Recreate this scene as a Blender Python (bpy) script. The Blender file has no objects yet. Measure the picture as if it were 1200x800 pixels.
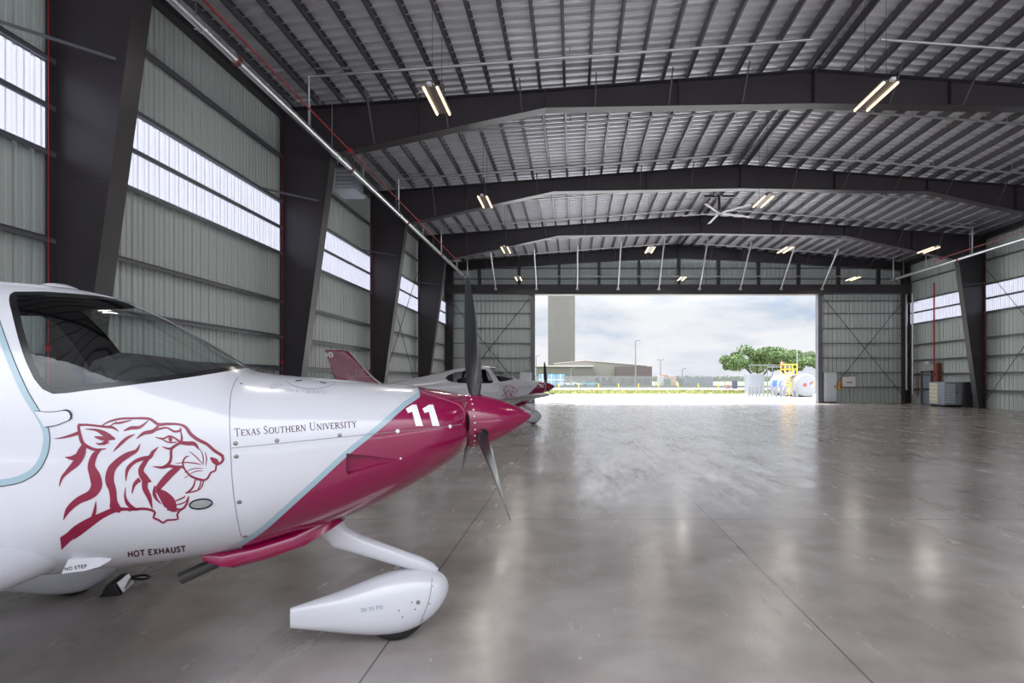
import bpy, bmesh, math, random
from mathutils import Vector, Matrix
from mathutils.bvhtree import BVHTree
from mathutils.geometry import tessellate_polygon
R = math.radians
scn = bpy.context.scene
col = scn.collection
rng = random.Random(7)

# ------------------------------------------------------------------ helpers
class MB:
    """collects shapes and links them as one mesh object"""
    def __init__(s):
        s.v = []; s.f = []; s.m = []; s.mi = 0
    def add(s, verts, faces, M=None):
        b = len(s.v)
        for p in verts:
            p = Vector(p)
            s.v.append(M @ p if M else p)
        for f in faces:
            s.f.append([b + i for i in f]); s.m.append(s.mi)
        return s
    def box(s, a, b, M=None, bev=0.0):
        (x0, y0, z0), (x1, y1, z1) = a, b
        if bev <= 0:
            v = [(x0,y0,z0),(x1,y0,z0),(x1,y1,z0),(x0,y1,z0),(x0,y0,z1),(x1,y0,z1),(x1,y1,z1),(x0,y1,z1)]
            return s.add(v, [(3,2,1,0),(4,5,6,7),(0,1,5,4),(1,2,6,5),(2,3,7,6),(3,0,4,7)], M)
        bm = bmesh.new()
        bmesh.ops.create_cube(bm, size=1)
        for q in bm.verts:
            q.co = Vector(((x0+x1)/2+q.co.x*(x1-x0), (y0+y1)/2+q.co.y*(y1-y0), (z0+z1)/2+q.co.z*(z1-z0)))
        bmesh.ops.bevel(bm, geom=list(bm.edges), offset=bev, segments=2, affect='EDGES', profile=0.5)
        bm.verts.index_update()
        s.add([q.co.copy() for q in bm.verts], [[q.index for q in f.verts] for f in bm.faces], M)
        bm.free(); return s
    def tube(s, pts, r, n=10, cap=True):
        pts = [Vector(p) for p in pts]
        rs = r if isinstance(r, (list, tuple)) else [r]*len(pts)
        rings = []
        prev = None
        for i, p in enumerate(pts):
            if i == 0: t = pts[1]-p
            elif i == len(pts)-1: t = p-pts[i-1]
            else: t = (pts[i+1]-p).normalized()+(p-pts[i-1]).normalized()
            t.normalize()
            if prev is None:
                u = t.orthogonal().normalized()
            else:
                u = (prev - t*prev.dot(t)).normalized()
            prev = u
            w = t.cross(u)
            rings.append([p + (u*math.cos(2*math.pi*k/n)+w*math.sin(2*math.pi*k/n))*rs[i] for k in range(n)])
        return s.loft(rings, cap)
    def loft(s, rings, cap=True, closed=True):
        n = len(rings[0]); v = [q for r in rings for q in r]; f = []
        for i in range(len(rings)-1):
            for k in range(n if closed else n-1):
                a = i*n+k; b = i*n+(k+1) % n
                f.append((a, b, b+n, a+n))
        if cap:
            f.append(tuple(range(n-1, -1, -1))); f.append(tuple((len(rings)-1)*n+k for k in range(n)))
        return s.add(v, f)
    def lathe(s, prof, c=(0,0,0), axis='Z', n=24, M=None):
        rings = []
        for (r, h) in prof:
            ring = []
            for k in range(n):
                a = 2*math.pi*k/n
                x, y = r*math.cos(a), r*math.sin(a)
                p = {'Z': (x, y, h), 'X': (h, x, y), 'Y': (y, h, x)}[axis]
                p = Vector(p)+Vector(c)
                ring.append(M @ p if M else p)
            rings.append(ring)
        return s.loft(rings)
    def prism(s, poly, d0, d1, axis='Y'):
        """poly in the two other axes, extruded from d0 to d1 (works for concave outlines)"""
        def P(a, b, d):
            return {'Y': (a, d, b), 'X': (d, a, b), 'Z': (a, b, d)}[axis]
        n = len(poly)
        v = [P(a, b, d0) for a, b in poly]+[P(a, b, d1) for a, b in poly]
        tri = tessellate_polygon([[Vector((a, b, 0)) for a, b in poly]])
        f = [tuple(t) for t in tri]+[tuple(n+i for i in reversed(t)) for t in tri]
        f += [(i, (i+1) % n, n+(i+1) % n, n+i) for i in range(n)]
        return s.add(v, f)
    def bar(s, a, b, w, h, up=(0,0,1)):
        a = Vector(a); b = Vector(b); t = (b-a); L = t.length; t.normalize()
        u = Vector(up); x = t.cross(u)
        if x.length < 1e-4: x = t.cross(Vector((1,0,0)))
        x.normalize(); y = x.cross(t)
        M = Matrix((x, t, y)).transposed().to_4x4(); M.translation = a
        return s.box((-w/2, 0, -h/2), (w/2, L, h/2), M)
    def build(s, name, mat, parent=None, smooth=False, angle=None, fix=True):
        me = bpy.data.meshes.new(name)
        me.from_pydata([tuple(p) for p in s.v], [], s.f)
        mats = mat if isinstance(mat, (list, tuple)) else [mat]
        for m in mats: me.materials.append(m)
        if len(mats) > 1:
            me.polygons.foreach_set('material_index', s.m)
        if fix:
            bm = bmesh.new(); bm.from_mesh(me)
            bmesh.ops.recalc_face_normals(bm, faces=bm.faces)
            bm.to_mesh(me); bm.free()
        if smooth:
            me.polygons.foreach_set('use_smooth', [True]*len(me.polygons))
            me.set_sharp_from_angle(angle=R(angle or 40))
        me.update()
        o = bpy.data.objects.new(name, me); col.objects.link(o)
        if parent is not None: o.parent = parent
        return o

def tag(o, label=None, cat=None, group=None, kind=None):
    if label: o['label'] = label
    if cat: o['category'] = cat
    if group: o['group'] = group
    if kind: o['kind'] = kind
    return o
def empty(name, loc=(0,0,0), rz=0.0):
    o = bpy.data.objects.new(name, None); o.empty_display_size = .2
    o.location = loc; o.rotation_euler = (0, 0, rz); col.objects.link(o); return o
def thing(name, label, cat, loc=(0,0,0), rz=0.0, group=None):
    return tag(empty(name, loc, rz), label, cat, group)
def copy_tree(o, parent=None, skip=()):
    c = o.copy(); col.objects.link(c)
    if parent is not None: c.parent = parent
    for ch in list(o.children):
        if ch in skip: continue
        copy_tree(ch, c, skip)
    return c

# ------------------------------------------------------------------ materials
def newmat(name):
    m = bpy.data.materials.new(name); m.use_nodes = True
    nt = m.node_tree; b = nt.nodes['Principled BSDF']
    return m, nt, b
def mat(name, c, rough=.5, metal=0., coat=0., spec=.5, noise=0., nscale=5., bump=0., bscale=40., back=None):
    m, nt, b = newmat(name)
    c4 = (*c, 1) if len(c) == 3 else c
    b.inputs['Base Color'].default_value = c4
    b.inputs['Roughness'].default_value = rough
    b.inputs['Metallic'].default_value = metal
    b.inputs['Coat Weight'].default_value = coat
    b.inputs['Coat Roughness'].default_value = .05
    b.inputs['Specular IOR Level'].default_value = spec
    src = None
    if noise or bump:
        tc = nt.nodes.new('ShaderNodeTexCoord')
    if noise:
        n = nt.nodes.new('ShaderNodeTexNoise'); n.inputs['Scale'].default_value = nscale; n.inputs['Detail'].default_value = 6
        nt.links.new(tc.outputs['Object'], n.inputs['Vector'])
        mx = nt.nodes.new('ShaderNodeMix'); mx.data_type = 'RGBA'
        mx.inputs['A'].default_value = tuple(min(1, x*(1+noise)) for x in c4[:3])+(1,)
        mx.inputs['B'].default_value = tuple(x*(1-noise) for x in c4[:3])+(1,)
        nt.links.new(n.outputs['Fac'], mx.inputs['Factor'])
        nt.links.new(mx.outputs['Result'], b.inputs['Base Color']); src = mx.outputs['Result']
    if bump:
        n2 = nt.nodes.new('ShaderNodeTexNoise'); n2.inputs['Scale'].default_value = bscale; n2.inputs['Detail'].default_value = 4
        nt.links.new(tc.outputs['Object'], n2.inputs['Vector'])
        bp = nt.nodes.new('ShaderNodeBump'); bp.inputs['Strength'].default_value = bump; bp.inputs['Distance'].default_value = .02
        nt.links.new(n2.outputs['Fac'], bp.inputs['Height']); nt.links.new(bp.outputs['Normal'], b.inputs['Normal'])
    if back is not None:
        g = nt.nodes.new('ShaderNodeNewGeometry')
        bb = nt.nodes.new('ShaderNodeBsdfDiffuse'); bb.inputs['Color'].default_value = (*back, 1)
        ms = nt.nodes.new('ShaderNodeMixShader'); out = nt.nodes['Material Output']
        nt.links.new(g.outputs['Backfacing'], ms.inputs[0]); nt.links.new(b.outputs[0], ms.inputs[1]); nt.links.new(bb.outputs[0], ms.inputs[2])
        nt.links.new(ms.outputs[0], out.inputs['Surface'])
    return m
def emis(name, c, s):
    m, nt, b = newmat(name)
    b.inputs['Base Color'].default_value = (*c, 1)
    b.inputs['Emission Color'].default_value = (*c, 1); b.inputs['Emission Strength'].default_value = s
    return m
def sheer(name, c, rough, t, tint=(1,1,1)):
    """thin pane: part transparent, part glossy by Fresnel"""
    m, nt, b = newmat(name)
    out = nt.nodes['Material Output']
    tr = nt.nodes.new('ShaderNodeBsdfTransparent'); tr.inputs[0].default_value = (*tint, 1)
    b.inputs['Base Color'].default_value = (*c, 1); b.inputs['Roughness'].default_value = rough
    ms = nt.nodes.new('ShaderNodeMixShader')
    if t is None:
        lw = nt.nodes.new('ShaderNodeLayerWeight'); lw.inputs['Blend'].default_value = .5
        pw = nt.nodes.new('ShaderNodeMath'); pw.operation = 'POWER'; pw.inputs[1].default_value = 4.0; nt.links.new(lw.outputs['Facing'], pw.inputs[0])
        fr = nt.nodes.new('ShaderNodeMapRange'); fr.inputs['To Min'].default_value = .045; fr.inputs['To Max'].default_value = .75; nt.links.new(pw.outputs[0], fr.inputs['Value'])
        gl = nt.nodes.new('ShaderNodeBsdfGlossy'); gl.inputs['Roughness'].default_value = rough
        nt.links.new(fr.outputs[0], ms.inputs[0]); nt.links.new(gl.outputs[0], ms.inputs[2])
    else:
        ms.inputs[0].default_value = 1-t; nt.links.new(b.outputs[0], ms.inputs[2])
    nt.links.new(tr.outputs[0], ms.inputs[1]); nt.links.new(ms.outputs[0], out.inputs['Surface'])
    return m

M = {}
M['steel'] = mat('dark_primer_steel', (.046, .039, .045), .36, noise=.25, nscale=1.2)
M['purlin'] = mat('purlin_steel', (.115, .105, .12), .34, noise=.2, nscale=1.5)
M['girt'] = mat('girt_steel', (.14, .14, .165), .36)
M['galv'] = mat('galvanised_pipe', (.62, .63, .65), .3, metal=.7)
M['darkwin'] = mat('dark_window', (.03, .04, .05), .3)
M['rodsteel'] = mat('brace_rod', (.06, .055, .06), .5)
M['red'] = mat('red_pipe', (.45, .02, .03), .4)
M['coupling'] = mat('coupling_brown', (.20, .05, .03), .5)
M['wall'] = mat('ribbed_liner', (.62, .67, .65), .38, noise=.06, nscale=.6)
M['wall_end'] = mat('ribbed_liner_end', (.58, .63, .61), .4, noise=.06, nscale=.6)
M['deck'] = mat('roof_deck', (.86, .87, .90), .38, metal=.5, noise=.08, nscale=.8)
M['white'] = mat('white_plain', (.8, .8, .82), .4)
M['greybox'] = mat('grey_enamel', (.30, .34, .40), .45)
M['lightbox'] = mat('light_enamel', (.62, .68, .74), .45)
M['black'] = mat('black_rubber', (.012, .012, .013), .6)
M['darkblade'] = mat('propeller_black', (.022, .022, .026), .3, coat=.3)
M['yellow'] = mat('safety_yellow', (.85, .50, .03), .45)
M['orange'] = mat('orange_enamel', (.9, .35, .03), .45)
M['lamp'] = emis('lamp_tube', (1., .72, .40), 2.2)
M['alu'] = mat('aluminium', (.75, .75, .77), .28, metal=.9)

def translucent_panel():
    m, nt, b = newmat('daylight_panel')
    out = nt.nodes['Material Output']
    tl = nt.nodes.new('ShaderNodeBsdfTranslucent'); tl.inputs[0].default_value = (.40, .40, .45, 1)
    df = nt.nodes.new('ShaderNodeBsdfDiffuse'); df.inputs[0].default_value = (.55, .55, .6, 1)
    ms = nt.nodes.new('ShaderNodeMixShader'); ms.inputs[0].default_value = .22
    nt.links.new(tl.outputs[0], ms.inputs[1]); nt.links.new(df.outputs[0], ms.inputs[2])
    nt.links.new(ms.outputs[0], out.inputs['Surface'])
    return m
M['panel'] = translucent_panel()

def floor_mat():
    m, nt, b = newmat('polished_concrete')
    N = nt.nodes.new; L = nt.links.new
    tc = N('ShaderNodeTexCoord')
    n1 = N('ShaderNodeTexNoise'); n1.inputs['Scale'].default_value = .45; n1.inputs['Detail'].default_value = 8; n1.inputs['Roughness'].default_value = .62
    n2 = N('ShaderNodeTexNoise'); n2.inputs['Scale'].default_value = 2.6; n2.inputs['Detail'].default_value = 8; n2.inputs['Distortion'].default_value = .3
    mp = N('ShaderNodeMapping'); mp.inputs['Scale'].default_value = (1.0, .25, 1); mp.inputs['Rotation'].default_value = (0, 0, R(78))
    n3 = N('ShaderNodeTexNoise'); n3.inputs['Scale'].default_value = 2.0; n3.inputs['Detail'].default_value = 3; n3.inputs['Distortion'].default_value = .8
    n2.inputs['Distortion'].default_value = 0; n3.inputs['Distortion'].default_value = 0; L(tc.outputs['Object'], n1.inputs['Vector']); L(tc.outputs['Object'], n2.inputs['Vector'])
    L(tc.outputs['Object'], mp.inputs['Vector']); L(mp.outputs['Vector'], n3.inputs['Vector'])
    r1 = N('ShaderNodeValToRGB'); e = r1.color_ramp.elements
    e[0].position = .20; e[0].color = (.19, .160, .147, 1); e[1].position = .80; e[1].color = (.50, .468, .452, 1)
    x = r1.color_ramp.elements.new(.5); x.color = (.36, .322, .307, 1)
    L(n1.outputs['Fac'], r1.inputs['Fac'])
    mx = N('ShaderNodeMix'); mx.data_type = 'RGBA'; mx.blend_type = 'OVERLAY'; mx.inputs['Factor'].default_value = .28
    r2 = N('ShaderNodeValToRGB'); r2.color_ramp.elements[0].position = .1; r2.color_ramp.elements[1].position = .9
    L(n2.outputs['Fac'], r2.inputs['Fac'])
    L(r1.outputs['Color'], mx.inputs['A']); L(r2.outputs['Color'], mx.inputs['B'])
    # saw-cut joints
    sp = N('ShaderNodeSeparateXYZ'); L(tc.outputs['Object'], sp.inputs[0])
    def joint(axis, pos, half):
        a = N('ShaderNodeMath'); a.operation = 'SUBTRACT'; a.inputs[1].default_value = pos; L(sp.outputs[axis], a.inputs[0])
        c = N('ShaderNodeMath'); c.operation = 'ABSOLUTE'; L(a.outputs[0], c.inputs[0])
        d = N('ShaderNodeMath'); d.operation = 'LESS_THAN'; d.inputs[1].default_value = half; L(c.outputs[0], d.inputs[0])
        return d.outputs[0]
    js = [joint('X', x_, .006) for x_ in (-7.0, -4.1, -1.145, 1.6, 4.7, 7.7, 10.8, 13.9, 17.0, 20.1)]
    js += [joint('Y', y_, .006) for y_ in (-2.4, 6.62, 15.6, 24.6, 33.6)]
    acc = js[0]
    for j in js[1:]:
        q = N('ShaderNodeMath'); q.operation = 'MAXIMUM'; L(acc, q.inputs[0]); L(j, q.inputs[1]); acc = q.outputs[0]
    q = N('ShaderNodeMath'); q.operation = 'MULTIPLY'; q.inputs[1].default_value = .72; L(acc, q.inputs[0])
    mj = N('ShaderNodeMix'); mj.data_type = 'RGBA'; mj.inputs['B'].default_value = (.05, .045, .045, 1)
    L(q.outputs[0], mj.inputs['Factor']); L(mx.outputs['Result'], mj.inputs['A'])
    L(mj.outputs['Result'], b.inputs['Base Color'])
    rr = N('ShaderNodeValToRGB'); rr.color_ramp.elements[0].position = .12; rr.color_ramp.elements[1].position = .88
    rr.color_ramp.elements[0].color = (.0, .0, .0, 1); rr.color_ramp.elements[1].color = (.44, .44, .44, 1)
    n4 = N('ShaderNodeTexNoise'); n4.inputs['Scale'].default_value = 9.0; n4.inputs['Detail'].default_value = 6; L(mp.outputs['Vector'], n4.inputs['Vector'])
    mf = N('ShaderNodeMix'); mf.inputs['Factor'].default_value = .42; L(n3.outputs['Fac'], mf.inputs['A']); L(n4.outputs['Fac'], mf.inputs['B'])
    L(mf.outputs['Result'], rr.inputs['Fac']); L(rr.outputs['Color'], b.inputs['Roughness'])
    b.inputs['Specular IOR Level'].default_value = .95
    bp = N('ShaderNodeBump'); bp.inputs['Strength'].default_value = .012; bp.inputs['Distance'].default_value = .01
    L(n2.outputs['Fac'], bp.inputs['Height']); L(bp.outputs['Normal'], b.inputs['Normal'])
    return m
M['floor'] = floor_mat()

# ------------------------------------------------------------------ hangar shell
XL, XR, XC = -9.0, 23.6, 7.3
YB, YE = -4.6, 40.1
FY = [2.1, 9.7, 17.3, 24.9, 32.5]
SL = .074
def zroof(x): return 11.20-SL*abs(x-XC)

fl = MB(); fl.box((XL-.3, YB-.4, -.3), (XR+.3, YE+.6, 0))
tag(fl.build('floor', M['floor']), 'polished grey concrete hangar floor with saw-cut joints', kind='structure')

def ribbed(mb, length, z0, z1, place, pitch=.305, depth=.085):
    """profile along one axis, place(u, d, z) gives the point"""
    prof = []
    u = 0.0
    while u < length:
        prof += [(u, 0), (u+.012, depth), (u+.058, depth), (u+.07, 0), (u+.165, 0), (u+.172, depth*.3), (u+.198, depth*.3), (u+.205, 0)]
        u += pitch
    prof = [p for p in prof if p[0] < length]+[(length, 0)]
    v = [place(u, d, z0) for u, d in prof]+[place(u, d, z1) for u, d in prof]
    n = len(prof)
    mb.add(v, [(i, i+1, n+i+1, n+i) for i in range(n-1)])

# side walls: ribbed sheet, daylight band, girts
BAND = (5.51, 7.03)
GZ = [1.0, 2.0, 2.95, 4.02, 5.48, 6.26, 7.06, 8.42]
def side_wall(name, X, sgn, label):
    # sgn +1: interior to +X
    top = zroof(X)-.02
    mb = MB()
    pl = lambda u, d, z: (X-sgn*d, YB+u, z)
    ribbed(mb, YE-YB, 0, BAND[0], pl); ribbed(mb, YE-YB, BAND[1], top, pl)
    w = tag(mb.build(name, M['wall'], fix=False), label, kind='structure')
    p = MB(); ribbed(p, YE-YB, BAND[0], BAND[1], pl)
    p.build('daylight_panel', M['panel'], w, fix=False)
    ys = [YB]+FY+[YE]
    for z in GZ:
        for i in range(len(ys)-1):
            if ys[i+1]-ys[i] < 1: continue
            g = MB(); a, b = ys[i]+.02, ys[i+1]-.02
            x0, x1 = X+sgn*.005, X+sgn*.2
            g.box((min(x0, x1), a, z-.012), (max(x0, x1), b, z))
            g.box((min(x1, x1-sgn*.012), a, z-.09), (max(x1, x1-sgn*.012), b, z))
            g.box((min(x0, x0+sgn*.012), a, z-.012), (max(x0, x0+sgn*.012), b, z+.06))
            g.build('girt', M['girt'], w)
    # eave strut
    e = MB(); e.box((min(X+sgn*.01, X+sgn*.26), YB, top-.36), (max(X+sgn*.01, X+sgn*.26), YE, top-.03)); e.build('eave_strut', M['steel'], w)
    return w
WL = side_wall('wall_left', XL, 1, 'left hangar wall of ribbed pale metal with a daylight band')
WR = side_wall('wall_right', XR, -1, 'right hangar wall of ribbed pale metal with a daylight band')

# roof deck and purlins
mb = MB()
for (xa, xb) in ((XL-.3, XC), (XC, XR+.3)):
    prof = []; u = YB
    while u < YE:
        prof += [(u, 0), (u+.02, -.07), (u+.06, -.07), (u+.08, 0)]; u += .33
    prof.append((YE, 0))
    n = len(prof)
    v = [(xa, y, zroof(xa)+d+.05) for y, d in prof]+[(xb, y, zroof(xb)+d+.05) for y, d in prof]
    mb.add(v, [(i, i+1, n+i+1, n+i) for i in range(n-1)])
ceil = tag(mb.build('ceiling', M['deck'], fix=False), 'silver metal roof deck on close-set dark purlins', kind='structure')
k = 0
for sgn in (-1, 1):
    x = XC+sgn*.2
    while XL+.3 < x < XR-.3:
        z = zroof(x)
        m_ = MB(); t = .012
        m_.box((x-t/2, YB, z-.21), (x+t/2, YE, z))
        m_.box((x-t/2, YB, z-.21), (x+.07, YE, z-.21+t))
        m_.box((x-t/2, YB, z-t), (x+.07, YE, z))
        m_.build('purlin', M['purlin'], ceil)
        x += sgn*.74
# portal frames
def frame(Y, label, end=False):
    t = thing('portal_frame', label, 'steel frame', (XC, Y, 0), 0, 'tapered steel portal frames')
    for sgn in (-1, 1):
        def X(d): return sgn*d          # d = distance from ridge
        zt = lambda d: 11.2-SL*d-.225
        dl = 16.12
        fw, ft, wt = .19, .03, .012
        if end:
            outer = [(0, zt(0)), (dl, zt(dl))]
            kd, kz = 15.7, 9.25
            inner = [(0, 10.15), (8.2, 9.75), (kd, kz)]
            base_in = 15.75
        else:
            kd, kz = 14.6, 8.42
            inner = [(0, 9.95), (8.15, 9.82), (kd, kz)]
            base_in = 15.74
        col_ = MB()
        poly = [(X(dl), 0.0), (X(dl), zt(dl)), (X(kd), zt(kd)), (X(kd), kz), (X(base_in), 0.0)]
        col_.prism(poly, -wt, wt)
        def flange(mb, a, b):
            mb.bar((X(a[0]), 0, a[1]), (X(b[0]), 0, b[1]), fw*2, ft, up=(sgn*.3, 0, 1) if abs(a[0]-b[0]) > 2 else (1, 0, 0))
        flange(col_, (dl, 0), (dl, zt(dl)))
        flange(col_, (base_in, 0), (kd, kz))
        col_.box((min(X(dl), X(base_in))-.05, -.2, 0), (max(X(dl), X(base_in))+.05, .2, .03))
        c = col_.build('column', M['steel'], t)
        s_ = MB()
        zz = 5.0; xi = base_in+(kd-base_in)*zz/kz
        s_.box((min(X(xi), X(dl)), -.016, zz-.012), (max(X(xi), X(dl)), .016, zz)); s_.build('splice_line', M['rodsteel'], c)
        r = MB()
        poly = [(X(0), zt(0)), (X(kd), zt(kd)), (X(kd), inner[2][1]), (X(inner[1][0]), inner[1][1]), (X(0), inner[0][1])]
        r.prism(poly, -wt, wt)
        flange(r, (0, zt(0)), (dl, zt(dl)))
        flange(r, inner[0], inner[1]); flange(r, inner[1], inner[2])
        # splice plates and stiffeners
        for d in (0.02, 4.1, 8.15, 12.0):
            zi = inner[0][1]+(inner[1][1]-inner[0][1])*d/inner[1][0] if d <= inner[1][0] else inner[1][1]+(inner[2][1]-inner[1][1])*(d-inner[1][0])/(inner[2][0]-inner[1][0])
            r.box((X(d)-.015, -.16, zi), (X(d)+.015, .16, zt(d)))
        r.build('rafter', M['steel'], t)
    # slim flange braces rising from the rafter soffit to the purlins
    for d in [-13.3+2.22*i for i in range(13)]:
        if abs(d) < .5: continue
        a = abs(d)
        zi = inner[0][1]+(inner[1][1]-inner[0][1])*a/inner[1][0] if a <= inner[1][0] else inner[1][1]+(inner[2][1]-inner[1][1])*(a-inner[1][0])/(inner[2][0]-inner[1][0])
        b = MB(); b.bar((d, -.12, zi+.03), (d, -.85, 11.2-SL*a-.2), .04, .04); b.build('flange_brace', M['purlin'], t)
    return t
FL = {9.7: 'dark steel portal frame with the column nearest the camera on the left',
      17.3: 'second dark steel portal frame, its rafter crossing the top of the view',
      24.9: 'third dark steel portal frame, its rafter behind the large ceiling fan line',
      32.5: 'fourth dark steel portal frame, last before the open door end',
      2.1: 'dark steel portal frame beside the camera'}
for y in FY: frame(y, FL[y])
frame(YE-.35, 'shallow dark end frame over the open hangar doorway', end=True)

# column braces: thin strut from a girt to the inner column flange
for y in (9.7, 17.3, 24.9, 32.5):
    for X, sg, side in ((XL, 1, 'left'), (XR, -1, 'right')):
        if side == 'right' and y < 30: continue
        b = MB(); b.tube([(X+sg*.2, y-1.25, 7.03), (X+sg*1.28, y-.1, 7.03)], .028, 8)
        tag(b.build('column_brace', M['girt']), {9.7: 'thin strut from wall to the nearest left column', 17.3: 'thin strut from wall to the second left column', 24.9: 'thin strut from wall to the third left column', 32.5: 'thin strut from %s wall to the last %s column' % (side, side)}[y], 'brace', 'wall to column struts')
for y in (9.7, 17.3, 24.9, 32.5):
    for X, sg, side in ((XL, 1, 'left'), (XR, -1, 'right')):
        if side == 'right' and y < 30: continue
        b = MB(); x = X+sg*.27; b.tube([(x, y-.24, 1.3), (x, y-.24, 8.6)], .007, 8); b.box((x-.03, y-.27, 2.1), (x+.03, y-.21, 2.2))
        tag(b.build('alarm_conduit', M['red']), {9.7: 'thin red conduit at the wall edge of the nearest left column', 17.3: 'thin red conduit at the wall edge of the second left column', 24.9: 'thin red conduit at the wall edge of the third left column', 32.5: 'thin red conduit at the wall edge of the last %s column' % side}[y], 'conduit', 'red conduits on the columns')
# crossed rods in the bay before the last
for X, sg, side in ((XL, 1, 'left'), (XR, -1, 'right')):
    y0, y1 = (24.9, 32.5)
    for k, (a, b) in enumerate((((y0+.3, .4), (y1-.3, 7.9)), ((y1-.3, .4), (y0+.3, 7.9)))):
        m_ = MB(); x = X+sg*(.24+.05*k); m_.tube([(x, *a), (x, *b)], .016, 8)
        tag(m_.build('brace_rod', M['rodsteel']), 'crossed steel rod on the %s wall, %s' % (side, 'rising towards the door' if k == 0 else 'falling towards the door'), 'brace rod', 'crossed wall rods')

# far end wall with the doorway
DX0, DX1, DZ = -2.82, 17.3, 7.56
def end_panel(name, x0, x1, label):
    mb = MB(); ribbed(mb, x1-x0, 0, 8.0, lambda u, d, z: (x0+u, YE+d, z))
    w = tag(mb.build(name, M['wall_end'], fix=False), label, kind='structure')
    for z in (1.14, 2.16, 3.19, 4.22, 5.28, 6.32, 7.2):
        g = MB(); g.box((x0, YE-.12, z-.06), (x1, YE-.005, z)); g.build('girt', M['girt'], w)
    g = MB(); g.box((x0, YE-.14, 0), (x0+.1, YE, 8)); g.box((x1-.1, YE-.14, 0), (x1, YE, 8)); g.build('door_post', M['girt'], w)
    for k, (a, b) in enumerate((((x0+.3, .3), (x1-.3, 7.3)), ((x1-.3, .3), (x0+.3, 7.3)))):
        m_ = MB(); m_.tube([(a[0], YE-.17-.04*k, a[1]), (b[0], YE-.17-.04*k, b[1])], .022, 8); m_.build('brace_rod', M['rodsteel'], w)
    return w
end_panel('wall_far_left', XL, DX0, 'ribbed metal end wall left of the open doorway')
end_panel('wall_far_right', DX1, XR, 'ribbed metal end wall right of the open doorway')
mb = MB(); ribbed(mb, XR-XL, 8.0, 10.0, lambda u, d, z: (XL+u, YE+d, z))
v = []; f = []
mb.add([(XL, YE, 10.0), (XR, YE, 10.0), (XR, YE, zroof(XR)+.1), (XC, YE, 11.3), (XL, YE, zroof(XL)+.1)], [(0, 1, 2, 3, 4)])
w = tag(mb.build('wall_far_upper', M['wall_end'], fix=False), 'ribbed metal gable wall above the open doorway', kind='structure')
for z in (8.75, 9.5):
    g = MB(); g.box((XL, YE-.12, z-.07), (XR, YE-.005, z)); g.build('girt', M['girt'], w)
for i in range(11):
    x = -6.6+2.8*i
    g = MB(); g.box((x-.09, YE-.3, 8.0), (x+.09, YE-.02, zroof(x)-.3)); g.build('gable_post', M['steel'], w)
hd = MB(); hd.box((XL+.1, YE-.55, DZ+.08), (XR-.1, YE-.02, 8.25)); hd.box((DX0-.2, YE-.62, DZ), (DX1+.2, YE+.1, DZ+.1))
tag(hd.build('trim_1', M['steel']), 'dark steel header beam over the open doorway', kind='structure')
for k, x in enumerate((DX0, DX1)):
    j = MB(); j.box((x-.14, YE-.25, 0), (x+.1, YE+.25, DZ+.05)); j.box((x-.17, YE-.3, 0), (x+.13, YE-.24, DZ))
    tag(j.build('trim_%d' % (k+2), M['girt']), 'steel jamb at the %s of the open doorway' % ('left', 'right')[k], kind='structure')
# raking struts from the header up to the roof
for i in range(9):
    x = -5.4+2.83*i
    s_ = MB(); s_.tube([(x, YE-.6, 7.95), (x, 37.0, zroof(x)-.34)], .055, 8); s_.box((x-.1, YE-.66, 7.85), (x+.1, YE-.54, 8.0))
    tag(s_.build('raking_strut', M['galv']), 'pale steel tube raking from door header up to roof, %s from the left' % ('first second third fourth fifth sixth seventh eighth ninth'.split()[i]), 'strut', 'struts above the door header')

# ------------------------------------------------------------------ pipes under the roof
ORD = 'first second third fourth fifth sixth seventh eighth ninth tenth eleventh twelfth thirteenth fourteenth'.split()
def main_pipe(x, y0, y1, label):
    t = thing('sprinkler_main', label, 'pipe', (x, y1, 8.3), 0, 'silver sprinkler mains')
    m_ = MB(); m_.tube([(0, y0-y1, 0), (0, 0, 0)], .085, 16); m_.build('pipe', M['galv'], t, smooth=True)
    y = y1-.9
    while y > y0:
        c = MB(); c.tube([(0, y-y1-.05, 0), (0, y-y1+.05, 0)], .108, 14); c.build('coupling', M['coupling'], t, smooth=True)
        h = MB(); zt = zroof(x)-.2-8.3
        h.tube([(-.12, y-y1-1.1, -.0), (-.12, y-y1-1.1, zt)], .012, 6); h.tube([(0, y-y1-1.13, 0), (0, y-y1-1.07, 0)], .1, 12); h.box((-.14, y-y1-1.12, -.03), (.02, y-y1-1.08, .03))
        h.build('hanger', M['galv'], t)
        y -= 6.1
    return t
main_pipe(-7.05, YB, 37.2, 'long silver pipe running along the left wall below the roof')
main_pipe(21.3, YB, 38.5, 'long silver pipe running along the right wall below the roof')
for x, lab in ((-6.72, 'thin red conduit beside the long silver pipe on the left'), (20.9, 'thin red conduit beside the long silver pipe on the right')):
    m_ = MB(); m_.tube([(x, YB, 8.52), (x, 33.0, 8.52)], .02, 8)
    for y in FY:
        m_.box((x-.06, y-.24, 8.46), (x+.06, y-.14, 8.58))
    tag(m_.build('conduit', M['red']), lab, 'conduit')
BY = [15.2, 19.1, 23.0, 26.7, 30.4, 34.4, 37.9]
i = 0
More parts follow.
